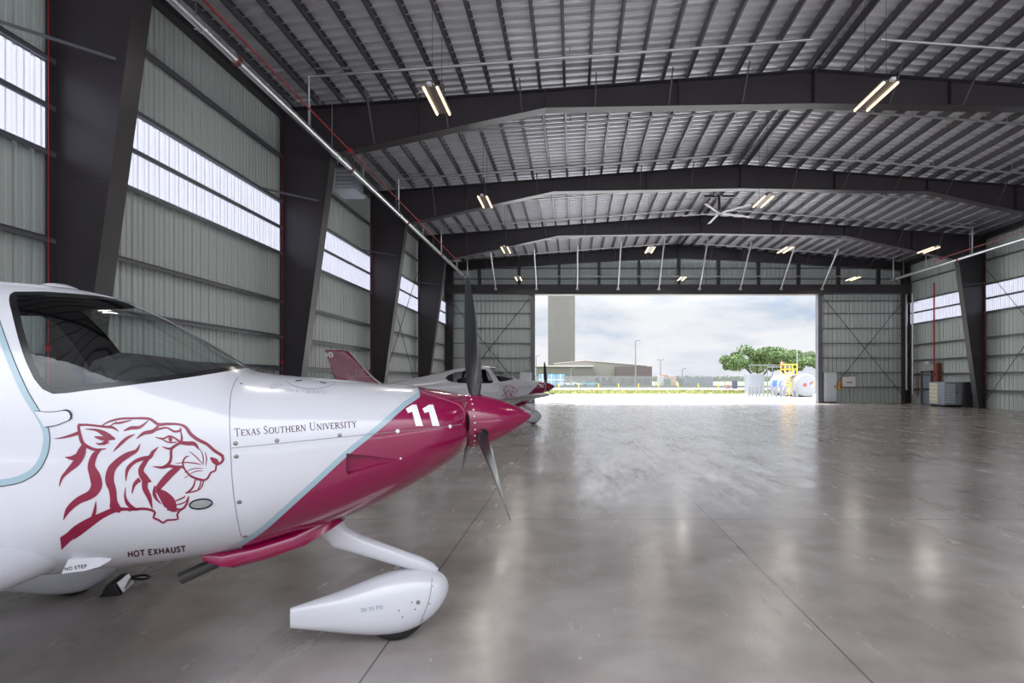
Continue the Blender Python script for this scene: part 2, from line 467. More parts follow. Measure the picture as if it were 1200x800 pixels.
for y in BY:
    for sgn in (-1, 1):
        xe = -6.6 if sgn < 0 else 20.9
        xi = XC-sgn*-.9 if sgn > 0 else XC-.9
        t = thing('sprinkler_branch', 'silver sprinkler branch pipe on the %s roof slope, %s line from the near end' % ('left' if sgn < 0 else 'right', ORD[BY.index(y)]), 'pipe', (xe, y, zroof(xe)-.42), 0, 'sprinkler branch pipes')
        dz = zroof(xi)-zroof(xe)
        m_ = MB(); m_.tube([(0, 0, 0), (xi-xe, 0, dz)], .038, 10); m_.build('pipe', M['galv'], t, smooth=True)
        r = MB(); xm = -7.05 if sgn < 0 else 21.3
        r.tube([(0, 0, 0), (xm-xe+.02*sgn, 0, -.02), (xm-xe, 0, 8.3-zroof(xe)+.42)], .038, 10); r.build('riser', M['galv'], t, smooth=True)
        h = MB(); h.box((-.5, -.02, .17), (.6, .02, .21)); h.tube([(-.35, 0, 0), (-.35, 0, .19)], .01, 6); h.tube([(.4, 0, .02), (.4, 0, .19)], .01, 6)
        h.build('trapeze_hanger', M['galv'], t)
        n = 4
        for q in range(1, n):
            hx = (xi-xe)*q/n
            h = MB(); h.tube([(hx, 0, dz*q/n), (hx, 0, dz*q/n+.3)], .012, 6); h.build('hanger', M['galv'], t)
pp = MB(); pp.tube([(-6.3, YE-.75, 8.78), (20.8, YE-.75, 8.78)], .04, 10)
tag(pp.build('door_rail_pipe', M['galv'], smooth=True), 'long horizontal silver pipe across the wall above the doorway', 'pipe')
# ------------------------------------------------------------------ lamps
def make_lamp(label, loc):
    t = thing('strip_light', label, 'ceiling light', loc, 0, 'hanging twin-tube strip lights')
    h = MB(); h.box((-.20, -.66, .022), (.20, .66, .05), bev=.01); h.box((-.05, -.60, .05), (.05, .60, .09)); h.build('housing', M['girt'], t)
    for sx in (-1, 1):
        b = MB(); b.tube([(sx*.15, -.64, .0), (sx*.15, .64, .0)], .028, 10); b.build('tube', M['lamp'], t, smooth=True)
    zt = zroof(loc[0])-loc[2]-.1
    w = MB(); w.tube([(0, -.45, .08), (0, -.45, zt)], .006, 5); w.tube([(0, .45, .08), (0, .45, zt)], .006, 5); w.build('suspension_wire', M['rodsteel'], t)
    s = MB(); s.box((-.05, -.76, .0), (.05, -.66, .07), bev=.01); s.build('sensor', M['white'], t)
    for sx in (-1, 1):
        ld = bpy.data.lights.new('tube_light', 'AREA'); ld.shape = 'RECTANGLE'; ld.size = .05; ld.size_y = 1.26
        ld.energy = LAMP_W/2; ld.color = (1., .93, .84)
        lo = bpy.data.objects.new('tube_light', ld); lo.location = (sx*.15, 0, -.032); lo.parent = t; col.objects.link(lo)
    return t
LAMP_W = 46
LAMPS = [(-3.2, 5.6, 8.0, 'hanging strip light above the camera on the left'), (6.85, 5.6, 8.0, 'hanging strip light above the camera on the right'), (17.0, 5.6, 8.0, 'hanging strip light high on the near right'),
 (-3.15, 13.15, 8.05, 'largest lit strip light on the left, in front of the second rafter'), (6.87, 12.95, 8.05, 'large lit strip light near the ridge, over the second rafter'), (17.0, 13.0, 8.05, 'lit strip light beyond the right edge of the view'),
 (-3.2, 20.6, 8.05, 'lit strip light on the left in front of the third rafter'), (6.85, 20.55, 8.05, 'lit strip light near the ridge, just right of the fan'), (17.0, 20.5, 8.05, 'lit strip light far right in front of the third rafter'),
 (-3.35, 28.2, 8.05, 'small lit strip light at the left end of the fourth rafter'), (3.8, 28.2, 8.05, 'small lit strip light left of the ridge under the fourth rafter'), (10.5, 28.2, 8.05, 'small lit strip light right of the ridge under the fourth rafter'), (17.6, 28.2, 8.05, 'small lit strip light at the right end of the fourth rafter'),
 (-3.5, 36.2, 8.05, 'faraway strip light above the left edge of the doorway'), (6.9, 36.2, 8.05, 'faraway strip light above the middle of the doorway'), (17.8, 36.2, 8.05, 'faraway strip light above the right edge of the doorway')]
for x, y, z, lb in LAMPS: make_lamp(lb, (x, y, z))
# ------------------------------------------------------------------ big ceiling fan
t = thing('ceiling_fan', 'large white five-blade ceiling fan hanging under the ridge', 'fan', (XC+.05, 28.7, 10.0))
m_ = MB(); m_.tube([(0, 0, .1), (0, 0, .85)], .07, 12); m_.lathe([(.0, -.02), (.2, 0), (.22, .1), (.1, .2), (0, .2)]); m_.build('motor', M['purlin'], t, smooth=True)
m_ = MB(); m_.box((-.75, -.05, .82), (.75, .05, .92)); m_.box((-.06, -.4, .78), (.06, .4, .84)); m_.build('mount', M['steel'], t)
for k in range(5):
    a = R(20+72*k)
    b = MB(); ca, sa = math.cos(a), math.sin(a)
    def P(r, c, z): return (r*ca-c*sa, r*sa+c*ca, z)
    rings = []
    for r in (.18, .5, 1.0, 1.5, 1.85):
        rings.append([P(r, -.085, .03), P(r, -.02, .055), P(r, .085, .0), P(r, .02, .01)])
    b.loft(rings); bl = b.build('blade', M['white'], t)
    b = MB(); b.loft([[P(r, -.09, .035), P(r, -.02, .06), P(r, .09, -.005), P(r, .02, .005)] for r in (1.85, 1.95)]); b.build('blade_tip', M['red'], bl)
# ------------------------------------------------------------------ unit heater hung near the left wall
t = thing('unit_heater', 'grey boxy unit heater hung high on the left wall', 'heater', (-7.75, 19.7, 7.98))
h = MB(); h.box((-.32, -.4, .12), (.32, .4, .86), bev=.02); h.build('casing', M['greybox'], t)
h = MB()
for q in range(5): h.bar((-.28, -.415, .2+.13*q), (.28, -.415, .2+.13*q), .02, .08, up=(0, -.6, 1))
h.build('louvre', M['galv'], t)
h = MB(); h.box((-.36, -.44, .04), (.36, .44, .12)); h.build('drip_tray', M['lightbox'], t)
for sx in (-.28, .28):
    for sy in (-.33, .33):
        h = MB(); h.tube([(sx, sy, .86), (sx, sy, zroof(-7.75)-7.98-.2)], .012, 6); h.build('hanger_rod', M['galv'], t)
# ------------------------------------------------------------------ things along the right wall and door wall
t = thing('door_1', 'grey personnel door in the right wall near the corner', 'door', (XR-.02, 37.75, 0)); t['kind'] = 'structure'
del t['category']
d = MB(); d.box((-.10, -.47, .02), (-.05, .47, 2.1)); d.build('door_leaf', M['greybox'], t)
d = MB(); d.box((-.2, -.58, 0), (.0, -.47, 2.22)); d.box((-.2, .47, 0), (0, .58, 2.22)); d.box((-.2, -.58, 2.1), (0, .58, 2.22)); d.build('door_frame', M['girt'], t)
d = MB(); d.box((-.16, -.38, 1.0), (-.1, .38, 1.06)); d.build('push_bar', M['black'], t)
d = MB(); d.box((-.14, -.2, 1.92), (-.1, .2, 1.97)); d.build('door_closer', M['alu'], t)
m_ = MB(); m_.box((-.09, -.18, -.1), (.0, .18, .1), bev=.02); m_.tube([(-.05, -.22, .0), (-.12, -.26, .02)], .06, 10); m_.tube([(-.05, .22, .0), (-.12, .26, .02)], .06, 10)
o = m_.build('emergency_light', M['white']); o.location = (XR-.06, 37.75, 2.75); tag(o, 'twin-head emergency light on the wall above the grey door', 'light')
for y, lab in ((36.75, 'red standpipe running up the wall beside the grey door'),):
    t = thing('standpipe', lab, 'pipe', (XR-.3, y, 0))
    m_ = MB(); m_.tube([(0, 0, .15), (0, 0, 7.9)], .05, 10); m_.tube([(0, 0, .15), (.25, 0, .15)], .05, 10); m_.build('pipe', M['red'], t, smooth=True)
    m_ = MB(); m_.lathe([(0, -.05), (.1, -.05), (.1, .05), (0, .05)], c=(0, -.1, 1.2), axis='Y', n=12); m_.box((-.09, -.09, .9), (.09, .09, 1.5), bev=.02); m_.build('valve', M['red'], t)
    m_ = MB(); m_.box((-.03, -.42, 0.05), (.2, -.18, 2.7)); m_.build('backing_post', M['coupling'], t)
for y, lab, r in ((39.75, 'wider grey downpipe in the far right corner', .11), (39.0, 'slimmer grey downpipe nearer the grey door', .075)):
    m_ = MB(); m_.tube([(XR-.35, y, .9 if r > .1 else .6), (XR-.35, y, 7.6)], r, 12); m_.box((XR-.36, y-.1, 4.0), (XR-.02, y+.1, 4.05)); m_.box((XR-.36, y-.1, 6.9), (XR-.02, y+.1, 6.95))
    tag(m_.build('downpipe', M['galv'], smooth=True), lab, 'pipe', 'grey corner downpipes')
m_ = MB(); m_.tube([(XR-.25, 38.65, .5), (XR-.25, 38.65, 2.1), (XR-.25, 38.48, 2.1), (XR-.25, 38.48, .5)], .025, 8)
tag(m_.build('looped_pipe', M['coupling']), 'small looped brown pipe on the wall left of the grey door', 'pipe')
# air cabinet beside the red standpipe
t = thing('air_cabinet', 'grey cabinet with a pale slatted front standing by the right wall', 'machine', (XR-.95, 34.6, 0))
m_ = MB(); m_.box((-.55, -.75, .12), (.55, .75, 1.5), bev=.03); m_.build('casing', M['greybox'], t)
m_ = MB(); m_.box((-.5, -.6, 0), (.5, .6, .12)); m_.build('skid', M['black'], t)
m_ = MB()
for q in range(7): m_.box((-.50, -.775, .25+.165*q), (.06, -.745, .38+.165*q))
g = m_.build('slat_panel', M['lightbox'], t)
m_ = MB(); m_.box((-.575, -.1, .2), (-.55, .68, 1.42)); m_.build('side_grille', mat('cream_grille', (.75, .72, .55), .5), t)
for q in range(5):
    m_ = MB(); m_.box((-.59, -.1, .3+.24*q), (-.572, .68, .33+.24*q)); m_.build('grille_bar', M['greybox'], t)
m_ = MB(); m_.box((.1, -.785, .25), (.5, -.75, 1.42)); dr = m_.build('access_door', M['greybox'], t)
m_ = MB(); m_.box((.14, -.81, .8), (.17, -.785, .95)); m_.build('handle', M['black'], dr)
m_ = MB(); m_.box((XR-.6, 33.45, 0), (XR-.12, 33.6, 1.5), bev=.01); tag(m_.build('dark_locker', M['steel']), 'dark upright panel behind the grey cabinet at the right wall', 'locker')
# electrical gear on the door wall, right side and left side
def elec(x, sgn, side):
    t = thing('electrical_panel', 'pale blue-grey electrical panel beside the %s door jamb' % side, 'electrical panel', (x, YE-.30, 0), 0, 'door control panels')
    m_ = MB(); m_.box((-.42, -.14, .1), (.42, .14, 2.15), bev=.015); m_.build('cabinet', M['lightbox'] if side == 'right' else M['lightbox'], t)
    m_ = MB(); m_.box((-.36, -.165, .2), (.36, -.14, 2.05), bev=.006); d = m_.build('door', M['lightbox'], t)
    m_ = MB(); m_.box((.27, -.195, 1.05), (.31, -.165, 1.25)); m_.build('handle', M['black'], d)
    m_ = MB(); m_.box((-.4, -.1, 0), (.4, .1, .1)); m_.build('plinth', M['girt'], t)
    m_ = MB(); m_.box((x+sgn*.62-.1, YE-.36, .95), (x+sgn*.62+.1, YE-.14, 1.35), bev=.02); m_.tube([(x+sgn*.62, YE-.25, 1.35), (x+sgn*.62, YE-.25, 1.6)], .04, 8)
    tag(m_.build('warning_beacon', M['orange']), 'orange warning beacon next to the %s electrical panel' % side, 'beacon')
    t = thing('control_box', 'white door control box with dark buttons right of the beacon' if side == 'right' else 'white door control box left of the beacon by the left jamb', 'control box', (x+sgn*1.3, YE-.25, 1.15))
    m_ = MB(); m_.box((-.45, -.12, 0), (.45, .12, .68), bev=.02); m_.build('enclosure', M['white'], t)
    for q in range(3):
        m_ = MB(); m_.lathe([(0, -.15), (.045, -.15), (.045, -.12), (0, -.12)], c=(-.15+.15*q, 0, .3), axis='Y', n=10); m_.build('button', M['black'] if q else M['red'], t)
elec(17.95, 1, 'right'); elec(-3.35, -1, 'left')

# ------------------------------------------------------------------ outside
M['apron'] = mat('apron_concrete', (.78, .77, .775), .8, noise=.08, nscale=.3)
M['road'] = mat('road_concrete', (.26, .26, .27), .85, noise=.08, nscale=.2)
M['field'] = mat('field_grass', (.18, .185, .055), .9, noise=.4, nscale=.15)
M['farfield'] = mat('far_field', (.17, .21, .11), .95, noise=.3, nscale=.02)
g = MB(); g.box((-260, YE+.6, -.3), (300, 64, -.01)); tag(g.build('apron', M['apron']), 'sunlit white concrete apron outside the doorway', kind='structure')
g = MB(); g.box((-260, 64, -.3), (300, 92, 0.0)); tag(g.build('verge', M['field']), 'grass verge beyond the apron', kind='structure')
g = MB(); g.box((-400, 92, -.3), (500, 118, .0)); tag(g.build('road', M['road']), 'pale service road beyond the grass', kind='structure')
g = MB(); g.box((-2500, 118, -.4), (2800, 3000, -.02)); tag(g.build('field', M['farfield']), 'flat far field reaching the horizon', kind='structure')
g = MB(); g.box((-260, -160, -.35), (300, YB-30, -.02)); g.box((-260, YB-30, -.35), (XL-.3, YE+.6, -.02)); g.box((XR+.3, YB-30, -.35), (300, YE+.6, -.02))
tag(g.build('ground', M['apron']), 'concrete ground around the hangar', kind='structure')
# tufts on the verge: uncountable
g = MB()
for i in range(9000):
    x = rng.uniform(-16, 36); y = rng.uniform(64.2, 91); h = rng.uniform(.06, .28); w = rng.uniform(.02, .06); a = rng.uniform(0, 3.14)
    dx, dy = math.cos(a)*w, math.sin(a)*w
    g.add([(x-dx, y-dy, 0), (x+dx, y+dy, 0), (x+rng.uniform(-.06, .06), y+rng.uniform(-.06, .06), h)], [(0, 1, 2)])
tag(g.build('grass', mat('grass_blades', (.21, .215, .06), .9, noise=.4, nscale=.4), fix=False), 'yellow-green grass growing on the verge', 'grass', kind='stuff')

M['polegrey'] = mat('pole_grey', (0.180, 0.184, 0.193), .5, metal=.2)
M['tower'] = mat('tower_panels', (0.230, 0.217, 0.201), .7)
def panelled(name, c, sx, sz, line=.6):
    m, nt, b = newmat(name); N = nt.nodes.new; L = nt.links.new
    tc = N('ShaderNodeTexCoord'); mp = N('ShaderNodeMapping'); mp.inputs['Rotation'].default_value = (R(90), 0, 0)
    br = N('ShaderNodeTexBrick'); br.offset = 0; br.inputs['Scale'].default_value = 1
    br.inputs['Color1'].default_value = (*c, 1); br.inputs['Color2'].default_value = tuple(x*.94 for x in c)+(1,); br.inputs['Mortar'].default_value = tuple(x*line for x in c)+(1,)
    br.inputs['Mortar Size'].default_value = .04; br.inputs['Brick Width'].default_value = sx; br.inputs['Row Height'].default_value = sz
    L(tc.outputs['Object'], mp.inputs[0]); L(mp.outputs[0], br.inputs['Vector']); L(br.outputs['Color'], b.inputs['Base Color'])
    b.inputs['Roughness'].default_value = .7
    return m
t = thing('control_tower', 'tall grey panelled tower rising out of view behind the offices', 'tower', (-3.9, 190, 0))
m_ = MB(); m_.box((-4.4, -4.4, 0), (4.4, 4.4, 46), bev=.15); m_.build('shaft', panelled('tower_cladding', (0.139, 0.131, 0.123), 2.1, 5.6, .82), t)
m_ = MB(); m_.box((-5.2, -5.2, 46), (5.2, 5.2, 47.2)); m_.build('cap', M['tower'], t)
# office building
t = thing('office_building', 'low pale terminal building with blue glazing and a shallow gable roof', 'building', (4, 150, 0))
cl = panelled('office_cladding', (0.123, 0.115, 0.098), 1.2, 1.0, .86)
m_ = MB(); m_.box((-13.7, -4, 0), (.95, 12, 5.1)); m_.build('glazed_wing', cl, t)
m_ = MB(); m_.box((-14.5, -4.4, 5.0), (1.1, 12.2, 5.35)); m_.build('wing_roof', mat('office_roof', (.40, .38, .35), .7), t)
m_ = MB(); m_.prism([(-4, 0), (15.5, 0), (15.5, 5.3), (-1, 6.7), (-4, 6.55), (-9, 6.0), (-9, 0)], 2, 22); m_.build('gabled_hall', mat('hall_cladding', (0.213, 0.201, 0.176), .7), t)
m_ = MB(); m_.bar((-9.3, 12, 6.02), (-1, 12, 6.78), 20.4, .14); m_.bar((-1, 12, 6.78), (15.8, 12, 5.38), 20.4, .14); m_.build('hall_roof', mat('hall_roof', (.42, .38, .36), .7), t)
m_ = MB(); m_.box((7.2, -3, 0), (16.3, 9, 5.1)); m_.build('brick_wing', panelled('brown_brick', (0.107, 0.082, 0.082), .9, .35, .85), t)
M['bluewin'] = mat('blue_glazing', (.16, .34, .52), .12)
for q in range(3):
    f = MB(); f.box((-12.9+2.3*q, -4.12, .1), (-10.8+2.3*q, -3.98, 3.1)); w = f.build('window', M['bluewin'], t)
    f = MB(); f.box((-12.95+2.3*q, -4.2, 1.55), (-10.75+2.3*q, -4.1, 1.75)); f.box((-12.0+2.3*q, -4.2, .1), (-11.85+2.3*q, -4.1, 3.1)); f.build('mullion', M['white'], w)
for q in range(4):
    f = MB(); f.box((7.9+2.1*q, -3.1, .6), (9.5+2.1*q, -2.98, 2.0)); f.build('window', M['darkwin'], t)
for q in range(3):
    f = MB(); f.box((1.8+1.7*q, 1.9, .2), (3.0+1.7*q, 2.02, 2.3)); f.build('window', M['darkwin'], t)
# security fence: posts, rails, mesh
t = thing('chain_fence', 'long grey chain-link fence in front of the terminal building', 'fence', (-12, 124, 0))
m_ = MB(); m_.box((0, -.01, .05), (95, .01, 2.3)); m_.build('mesh_panel', sheer('chain_mesh', (.35, .35, .36), .7, .78), t)
for q in range(20):
    m_ = MB(); m_.tube([(q*5.0, 0, 0), (q*5.0, 0, 2.65)], .06, 8); m_.build('post', M['polegrey'], t)
m_ = MB(); m_.tube([(0, 0, 2.35), (95, 0, 2.35)], .04, 6); m_.build('top_rail', M['polegrey'], t)
m_ = MB(); m_.box((-14, 120, 0), (45, 120.25, .42)); tag(m_.build('road_barrier', M['polegrey']), 'low concrete kerb wall along the far side of the road', 'barrier')
# light poles
def pole(x, y, h, kind, lab):
    t = thing('light_pole', lab, 'light pole', (x, y, 0), 0, 'light poles beyond the road')
    m_ = MB(); m_.tube([(0, 0, 0), (0, 0, h)], [.16, .09], 10); m_.build('mast', M['polegrey'], t, smooth=True)
    m_ = MB(); m_.lathe([(.26, 0), (.26, .25), (0, .25)], n=10); m_.build('base', M['road'], t)
    if kind == 'single':
        m_ = MB(); m_.bar((0, 0, h-.06), (.7, 0, h+.02), .09, .09); m_.box((.3, -.15, h-.02), (1.0, .15, h+.12)); m_.build('lamp_head', M['polegrey'], t)
    else:
        for s in (-1, 1):
            m_ = MB(); m_.bar((0, 0, h-.05), (s*.7, 0, h), .07, .07); m_.box((min(s*.35, s*1.0), -.18, h), (max(s*.35, s*1.0), .18, h+.14)); m_.build('lamp_head', M['polegrey'], t)
pole(12.0, 110, 9.2, 'single', 'tallest light pole, standing before the brick wing')
pole(24.5, 160, 7.2, 'double', 'twin-headed light pole right of the terminal building')
pole(27.4, 143, 4.4, 'single', 'short light pole behind the dark screen')
pole(-.6, 135, 4.4, 'single', 'short light pole in front of the pale hall')
pole(-9.2, 140, 7.5, 'single', 'slim light pole at the left edge of the doorway')
# cars
def car(x, y, c, lab):
    t = thing('car', lab, 'car', (x, y, 0), 0, 'cars parked at the terminal')
    m_ = MB(); m_.prism([(-2.1, .35), (2.1, .35), (2.15, .8), (1.4, .95), (.8, 1.0), (.3, 1.45), (-1.2, 1.48), (-1.9, 1.0), (-2.15, .9)], -.85, .85); m_.build('body', mat('car_paint', c, .3, coat=.5), t)
    m_ = MB(); m_.prism([(.7, 1.02), (.26, 1.38), (-1.1, 1.4), (-1.7, 1.02)], -.87, .87); m_.build('window', M['darkwin'], t)
    for sx in (-1.35, 1.35):
        for sy in (-.8, .8):
            m_ = MB(); m_.lathe([(0, -.1), (.33, -.1), (.33, .1), (0, .1)], c=(sx, sy, .33), axis='Y', n=14); m_.build('wheel', M['black'], t)
car(-.8, 141, (.5, .5, .5), 'white car parked left before the terminal'); car(1.9, 143.5, (.35, .38, .42), 'grey car between the white and teal cars'); car(4.2, 141, (.08, .28, .36), 'teal car parked before the pale hall'); car(8.8, 143.5, (.05, .05, .06), 'dark car parked before the brick wing')
# containers, screens beyond the fence
def slab(name, x0, x1, y, h, c, lab, cat):
    m_ = MB(); m_.box((x0, y, 0), (x1, y+2.4, h), bev=.04)
    n = int((x1-x0)/.5)
    for q in range(n): m_.box((x0+.1+q*.5, y-.05, .15), (x0+.35+q*.5, y, h-.15))
    tag(m_.build(name, mat(name+'_paint', c, .6)), lab, cat)
slab('storage_container', 21.2, 22.6, 142, 2.6, (.42, .40, .42), 'grey storage container right of the brick wing', 'container')
slab('storage_container', 22.7, 24.2, 146, 3.0, (.42, .24, .20), 'red-brown storage container behind the green one', 'container')
slab('storage_container', 22.6, 24.0, 140.5, 1.9, (.05, .10, .10), 'dark green skip container in the yard', 'container')
slab('stacked_pallet', 24.4, 25.9, 143.2, 2.5, (.48, .27, .20), 'brown stack of pallets between two dark containers', 'pallet stack')
slab('storage_container', 26.0, 27.0, 139.5, 1.8, (.04, .07, .08), 'small black container left of the dark screen', 'container')
slab('screen_fence', 27.2, 33.9, 138, 2.25, (.09, .10, .14), 'long dark blue-grey screen standing on the kerb', 'screen')
slab('refuse_bin', 29.6, 30.0, 104, 1.5, (.06, .07, .10), 'dark upright bin beside the road', 'bin')
slab('road_drum', 28.1, 28.7, 104, .75, (.28, .16, .16), 'low brown drum beside the dark bin', 'drum')
for q in range(9):
    x = -3+4.1*q
    m_ = MB(); m_.lathe([(.09, 0), (.09, .8), (.05, .88), (0, .88)], c=(x, 117, 0), n=8)
    tag(m_.build('marker_post', M['yellow']), 'small yellow marker post along the road', 'marker post', 'yellow marker posts by the road')
# far tree belt
def crown(mb, c, rx, rz, n, size, seed):
    r = random.Random(seed)
    for i in range(n):
        while True:
            p = Vector((r.uniform(-1, 1), r.uniform(-1, 1), r.uniform(-1, 1)))
            if .25 < p.length < 1: break
        p = Vector((p.x*rx, p.y*rx, p.z*rz))+Vector(c)
        u = Vector((r.gauss(0, 1), r.gauss(0, 1), r.gauss(0, 1))).normalized(); w = u.orthogonal().normalized(); q = u.cross(w); s = size*r.uniform(.6, 1.3)
        mb.add([p-w*s, p+q*s*.55, p+w*s, p-q*s*.55], [(0, 1, 2, 3)])
M['leafdark'] = mat('distant_leaves', (.09, .13, .07), .9, noise=.3, nscale=.05)
tb = MB()
for q in range(520): 
    x = rng.uniform(-60, 260)
    crown(tb, (x, 640+rng.uniform(-8, 8), 2.0), rng.uniform(3, 6), rng.uniform(2.2, 4.2), 26, 1.3, q)
tag(tb.build('tree_belt', M['leafdark'], fix=False), 'thin dark belt of trees along the horizon', 'tree belt', kind='stuff')

# tank, ladder, bollards, pump gear
TX, TY = 21.75, 53.0
t = thing('fuel_tank', 'white horizontal cylindrical fuel tank on the apron edge', 'tank', (TX, TY, 0))
M['tankwhite'] = mat('tank_white', (0.230, 0.230, 0.238), .5)
m_ = MB(); rr = 1.06; zc = 1.13
prof = [(0, -.10), (.5, -.09), (.86, -.05), (1.01, 0), (rr, .10), (rr, 7.2), (1.01, 7.3), (0, 7.4)]
m_.lathe(prof, c=(0, 0, zc), axis='Y', n=40); sh = m_.build('shell', M['tankwhite'], t, smooth=True)
for y in (1.0, 3.6, 6.3):
    m_ = MB(); m_.prism([(-.9, 0), (.9, 0), (.95, .62), (.6, .22), (0, .05), (-.6, .22), (-.95, .62)], y-.15, y+.15); m_.build('saddle', M['tankwhite'], t)
def diamond(cx, cz, s, c, name):
    m_ = MB(); m_.prism([(cx-s, cz), (cx, cz-s), (cx+s, cz), (cx, cz+s)], -.135, -.09); m_.build(name, mat(name+'_paint', c, .5), t)
diamond(.45, 1.37, .13, (.85, .05, .06), 'hazard_diamond'); diamond(.32, 1.24, .13, (.02, .12, .65), 'hazard_diamond'); diamond(.58, 1.24, .13, (.9, .6, .02), 'hazard_diamond'); diamond(.45, 1.11, .13, (.9, .9, .9), 'hazard_diamond')
m_ = MB()
for q in range(4): 
    for p in range(2): m_.box((-.36+.16*p, -.13, 1.0+.08*q), (-.24+.16*p, -.09, 1.05+.08*q))
m_.build('warning_notice', M['red'], t)
# big blue lettering patch on the flank: simple bold strokes
m_ = MB(); Mx = Matrix.Translation((0, 0, zc))
def flank(y0, y1, a0, a1):
    v = []; n = 8
    for i in range(n+1):
        a = R(a0+(a1-a0)*i/n)
        v += [(-(rr+.012)*math.cos(a), y0, (rr+.012)*math.sin(a)), (-(rr+.012)*math.cos(a), y1, (rr+.012)*math.sin(a))]
    m_.add(v, [(2*i, 2*i+1, 2*i+3, 2*i+2) for i in range(n)], Mx)
flank(4.9, 6.2, -14, 26); flank(3.9, 4.2, -10, 20); flank(3.2, 3.9, 16, 20); flank(3.2, 3.9, -10, -6)
flank(2.5, 2.75, -10, 20); flank(1.8, 2.5, 16, 20); flank(1.8, 2.5, -10, -6); flank(1.75, 1.95, -6, 16)
m_.build('lettering', mat('tank_blue', (.03, .10, .42), .5), t, fix=False)
m_ = MB()
def lad(a, b): m_.tube([a, b], .045, 8)
lx = -rr-.55
zt = zc+rr
for xx in (lx, lx+.42): lad((xx, 1.1, 0), (xx, 1.1, zt+.9))
for q in range(7): lad((lx, 1.1, .28+.28*q), (lx+.42, 1.1, .28+.28*q))
m_.build('ladder', M['yellow'], t)
m_ = MB(); xr = lx+1.12
for (x, y) in ((lx, 2.2), (xr, 1.1), (xr, 2.2), (lx+.7, 1.1)): lad((x, y, zt-.02), (x, y, zt+.9))
for z in (zt+.45, zt+.9):
    for a, b in (((lx, 1.1), (xr, 1.1)), ((lx, 2.2), (xr, 2.2)), ((lx, 1.1), (lx, 2.2)), ((xr, 1.1), (xr, 2.2))): lad((*a, z), (*b, z))
m_.box((lx, 1.05, zt-.04), (xr, 2.25, zt+.02)); m_.build('platform_cage', M['yellow'], t)
m_ = MB(); m_.tube([(.35, 3.2, zt-.05), (.35, 3.2, zt+2.1)], .06, 8); m_.build('vent_pipe', M['tankwhite'], t)
m_ = MB(); m_.box((lx+.5, 1.0, .9), (lx+.5+.22, 1.2, 1.4), bev=.03); m_.build('hose_box', M['yellow'], t)
t = thing('pump_station', 'grey fuel pump skid with pipework behind the white tank', 'pump', (19.9, 61.6, 0))
m_ = MB(); m_.box((-.85, 0, .1), (.75, 1.8, 2.3), bev=.04); m_.build('cabinet', mat('pump_grey', (.20, .21, .23), .5), t)
m_ = MB(); m_.tube([(.9, -.6, 0), (.9, -.6, 3.0), (3.6, -.6, 3.0)], .06, 8); m_.tube([(1.5, -.4, 0), (1.5, -.4, 3.0)], .05, 8); m_.tube([(-.9, -.4, 2.7), (-.9, -.4, 3.2), (3.2, -.4, 3.2)], .05, 8); m_.build('pipework', M['girt'], t)
m_ = MB(); m_.lathe([(0, 3.1), (.22, 3.15), (.25, 3.4), (0, 3.6)], c=(2.5, -.5, 0), n=10); m_.build('beacon', M['red'], t)
for q in range(11):
    x = 18.05+.0*q
    px_ = [411, 443, 484, 515, 555, 598, 637, 682, 728, 775, 890][q]/8.571+830
    Y = 54.2-.17*q
    x = (px_-672)*Y/666.7
    m_ = MB(); m_.lathe([(.10, 0), (.10, .95), (.07, 1.02), (0, 1.04)], c=(x, Y, 0), n=12)
    tag(m_.build('bollard', M['polegrey'], smooth=True), 'grey steel bollard guarding the fuel tank, %s from the left' % (ORD[q]), 'bollard', 'bollards around the fuel tank')
# two trees
def tree(name, lab, loc, seed, blobs, leafc, trunk):
    t = thing(name, lab, 'tree', loc, 0, 'trees behind the fuel tank')
    m_ = MB()
    for pts, rs in trunk: m_.tube(pts, rs, 8)
    m_.build('trunk', mat('bark', (.06, .05, .045), .9, noise=.3), t, smooth=True)
    r = random.Random(seed); c = MB()
    for i, (bx, by, bz, rx, rz, n) in enumerate(blobs):
        crown(c, (bx, by, bz), rx, rz, n, .16, seed*50+i)
    c.build('crown', mat('oak_leaves', leafc, .8, noise=.35, nscale=.8), t, fix=False)
def blobs(w, z0, z1, n, seed):
    r = random.Random(seed); out = []
    for i in range(n):
        a = r.uniform(-1, 1); x = a*w; zc_ = z0+(z1-z0)*(.42+.5*math.sqrt(max(0, 1-a*a))*r.random()*1.0)-.25*(z1-z0)*abs(a)*r.random()
        out.append((x, r.uniform(-w*.8, w*.8), zc_, r.uniform(.7, 1.35), r.uniform(.4, .75), 300))
    return out
tree('oak_tree', 'broad dark green oak tree left of the fuel tank', (24.6, 76, 0), 3, blobs(4.3, 2.2, 6.1, 42, 11), (0.107, 0.164, 0.061),
     [([(0, 0, 0), (-.1, 0, 1.2), (-.9, .2, 2.6), (-2.0, .3, 3.7)], [.24, .2, .13, .05]), ([(-.1, 0, 1.1), (.5, -.1, 2.0), (1.4, 0, 3.0), (2.0, .1, 4.0)], [.17, .14, .1, .04]), ([(0, 0, 1.3), (.1, .4, 2.7), (.3, .8, 4.2)], [.15, .1, .04])])
tree('oak_tree', 'lighter green oak tree rising behind the fuel tank', (32.0, 84, 0), 5, blobs(5.2, 2.0, 6.3, 46, 23), (0.156, 0.213, 0.098),
     [([(0, 0, 0), (.1, 0, 1.4), (1.0, .2, 2.8), (2.2, .3, 4.0)], [.26, .2, .13, .05]), ([(0, 0, 1.2), (-.7, -.1, 2.4), (-1.9, 0, 3.6)], [.17, .12, .05])])

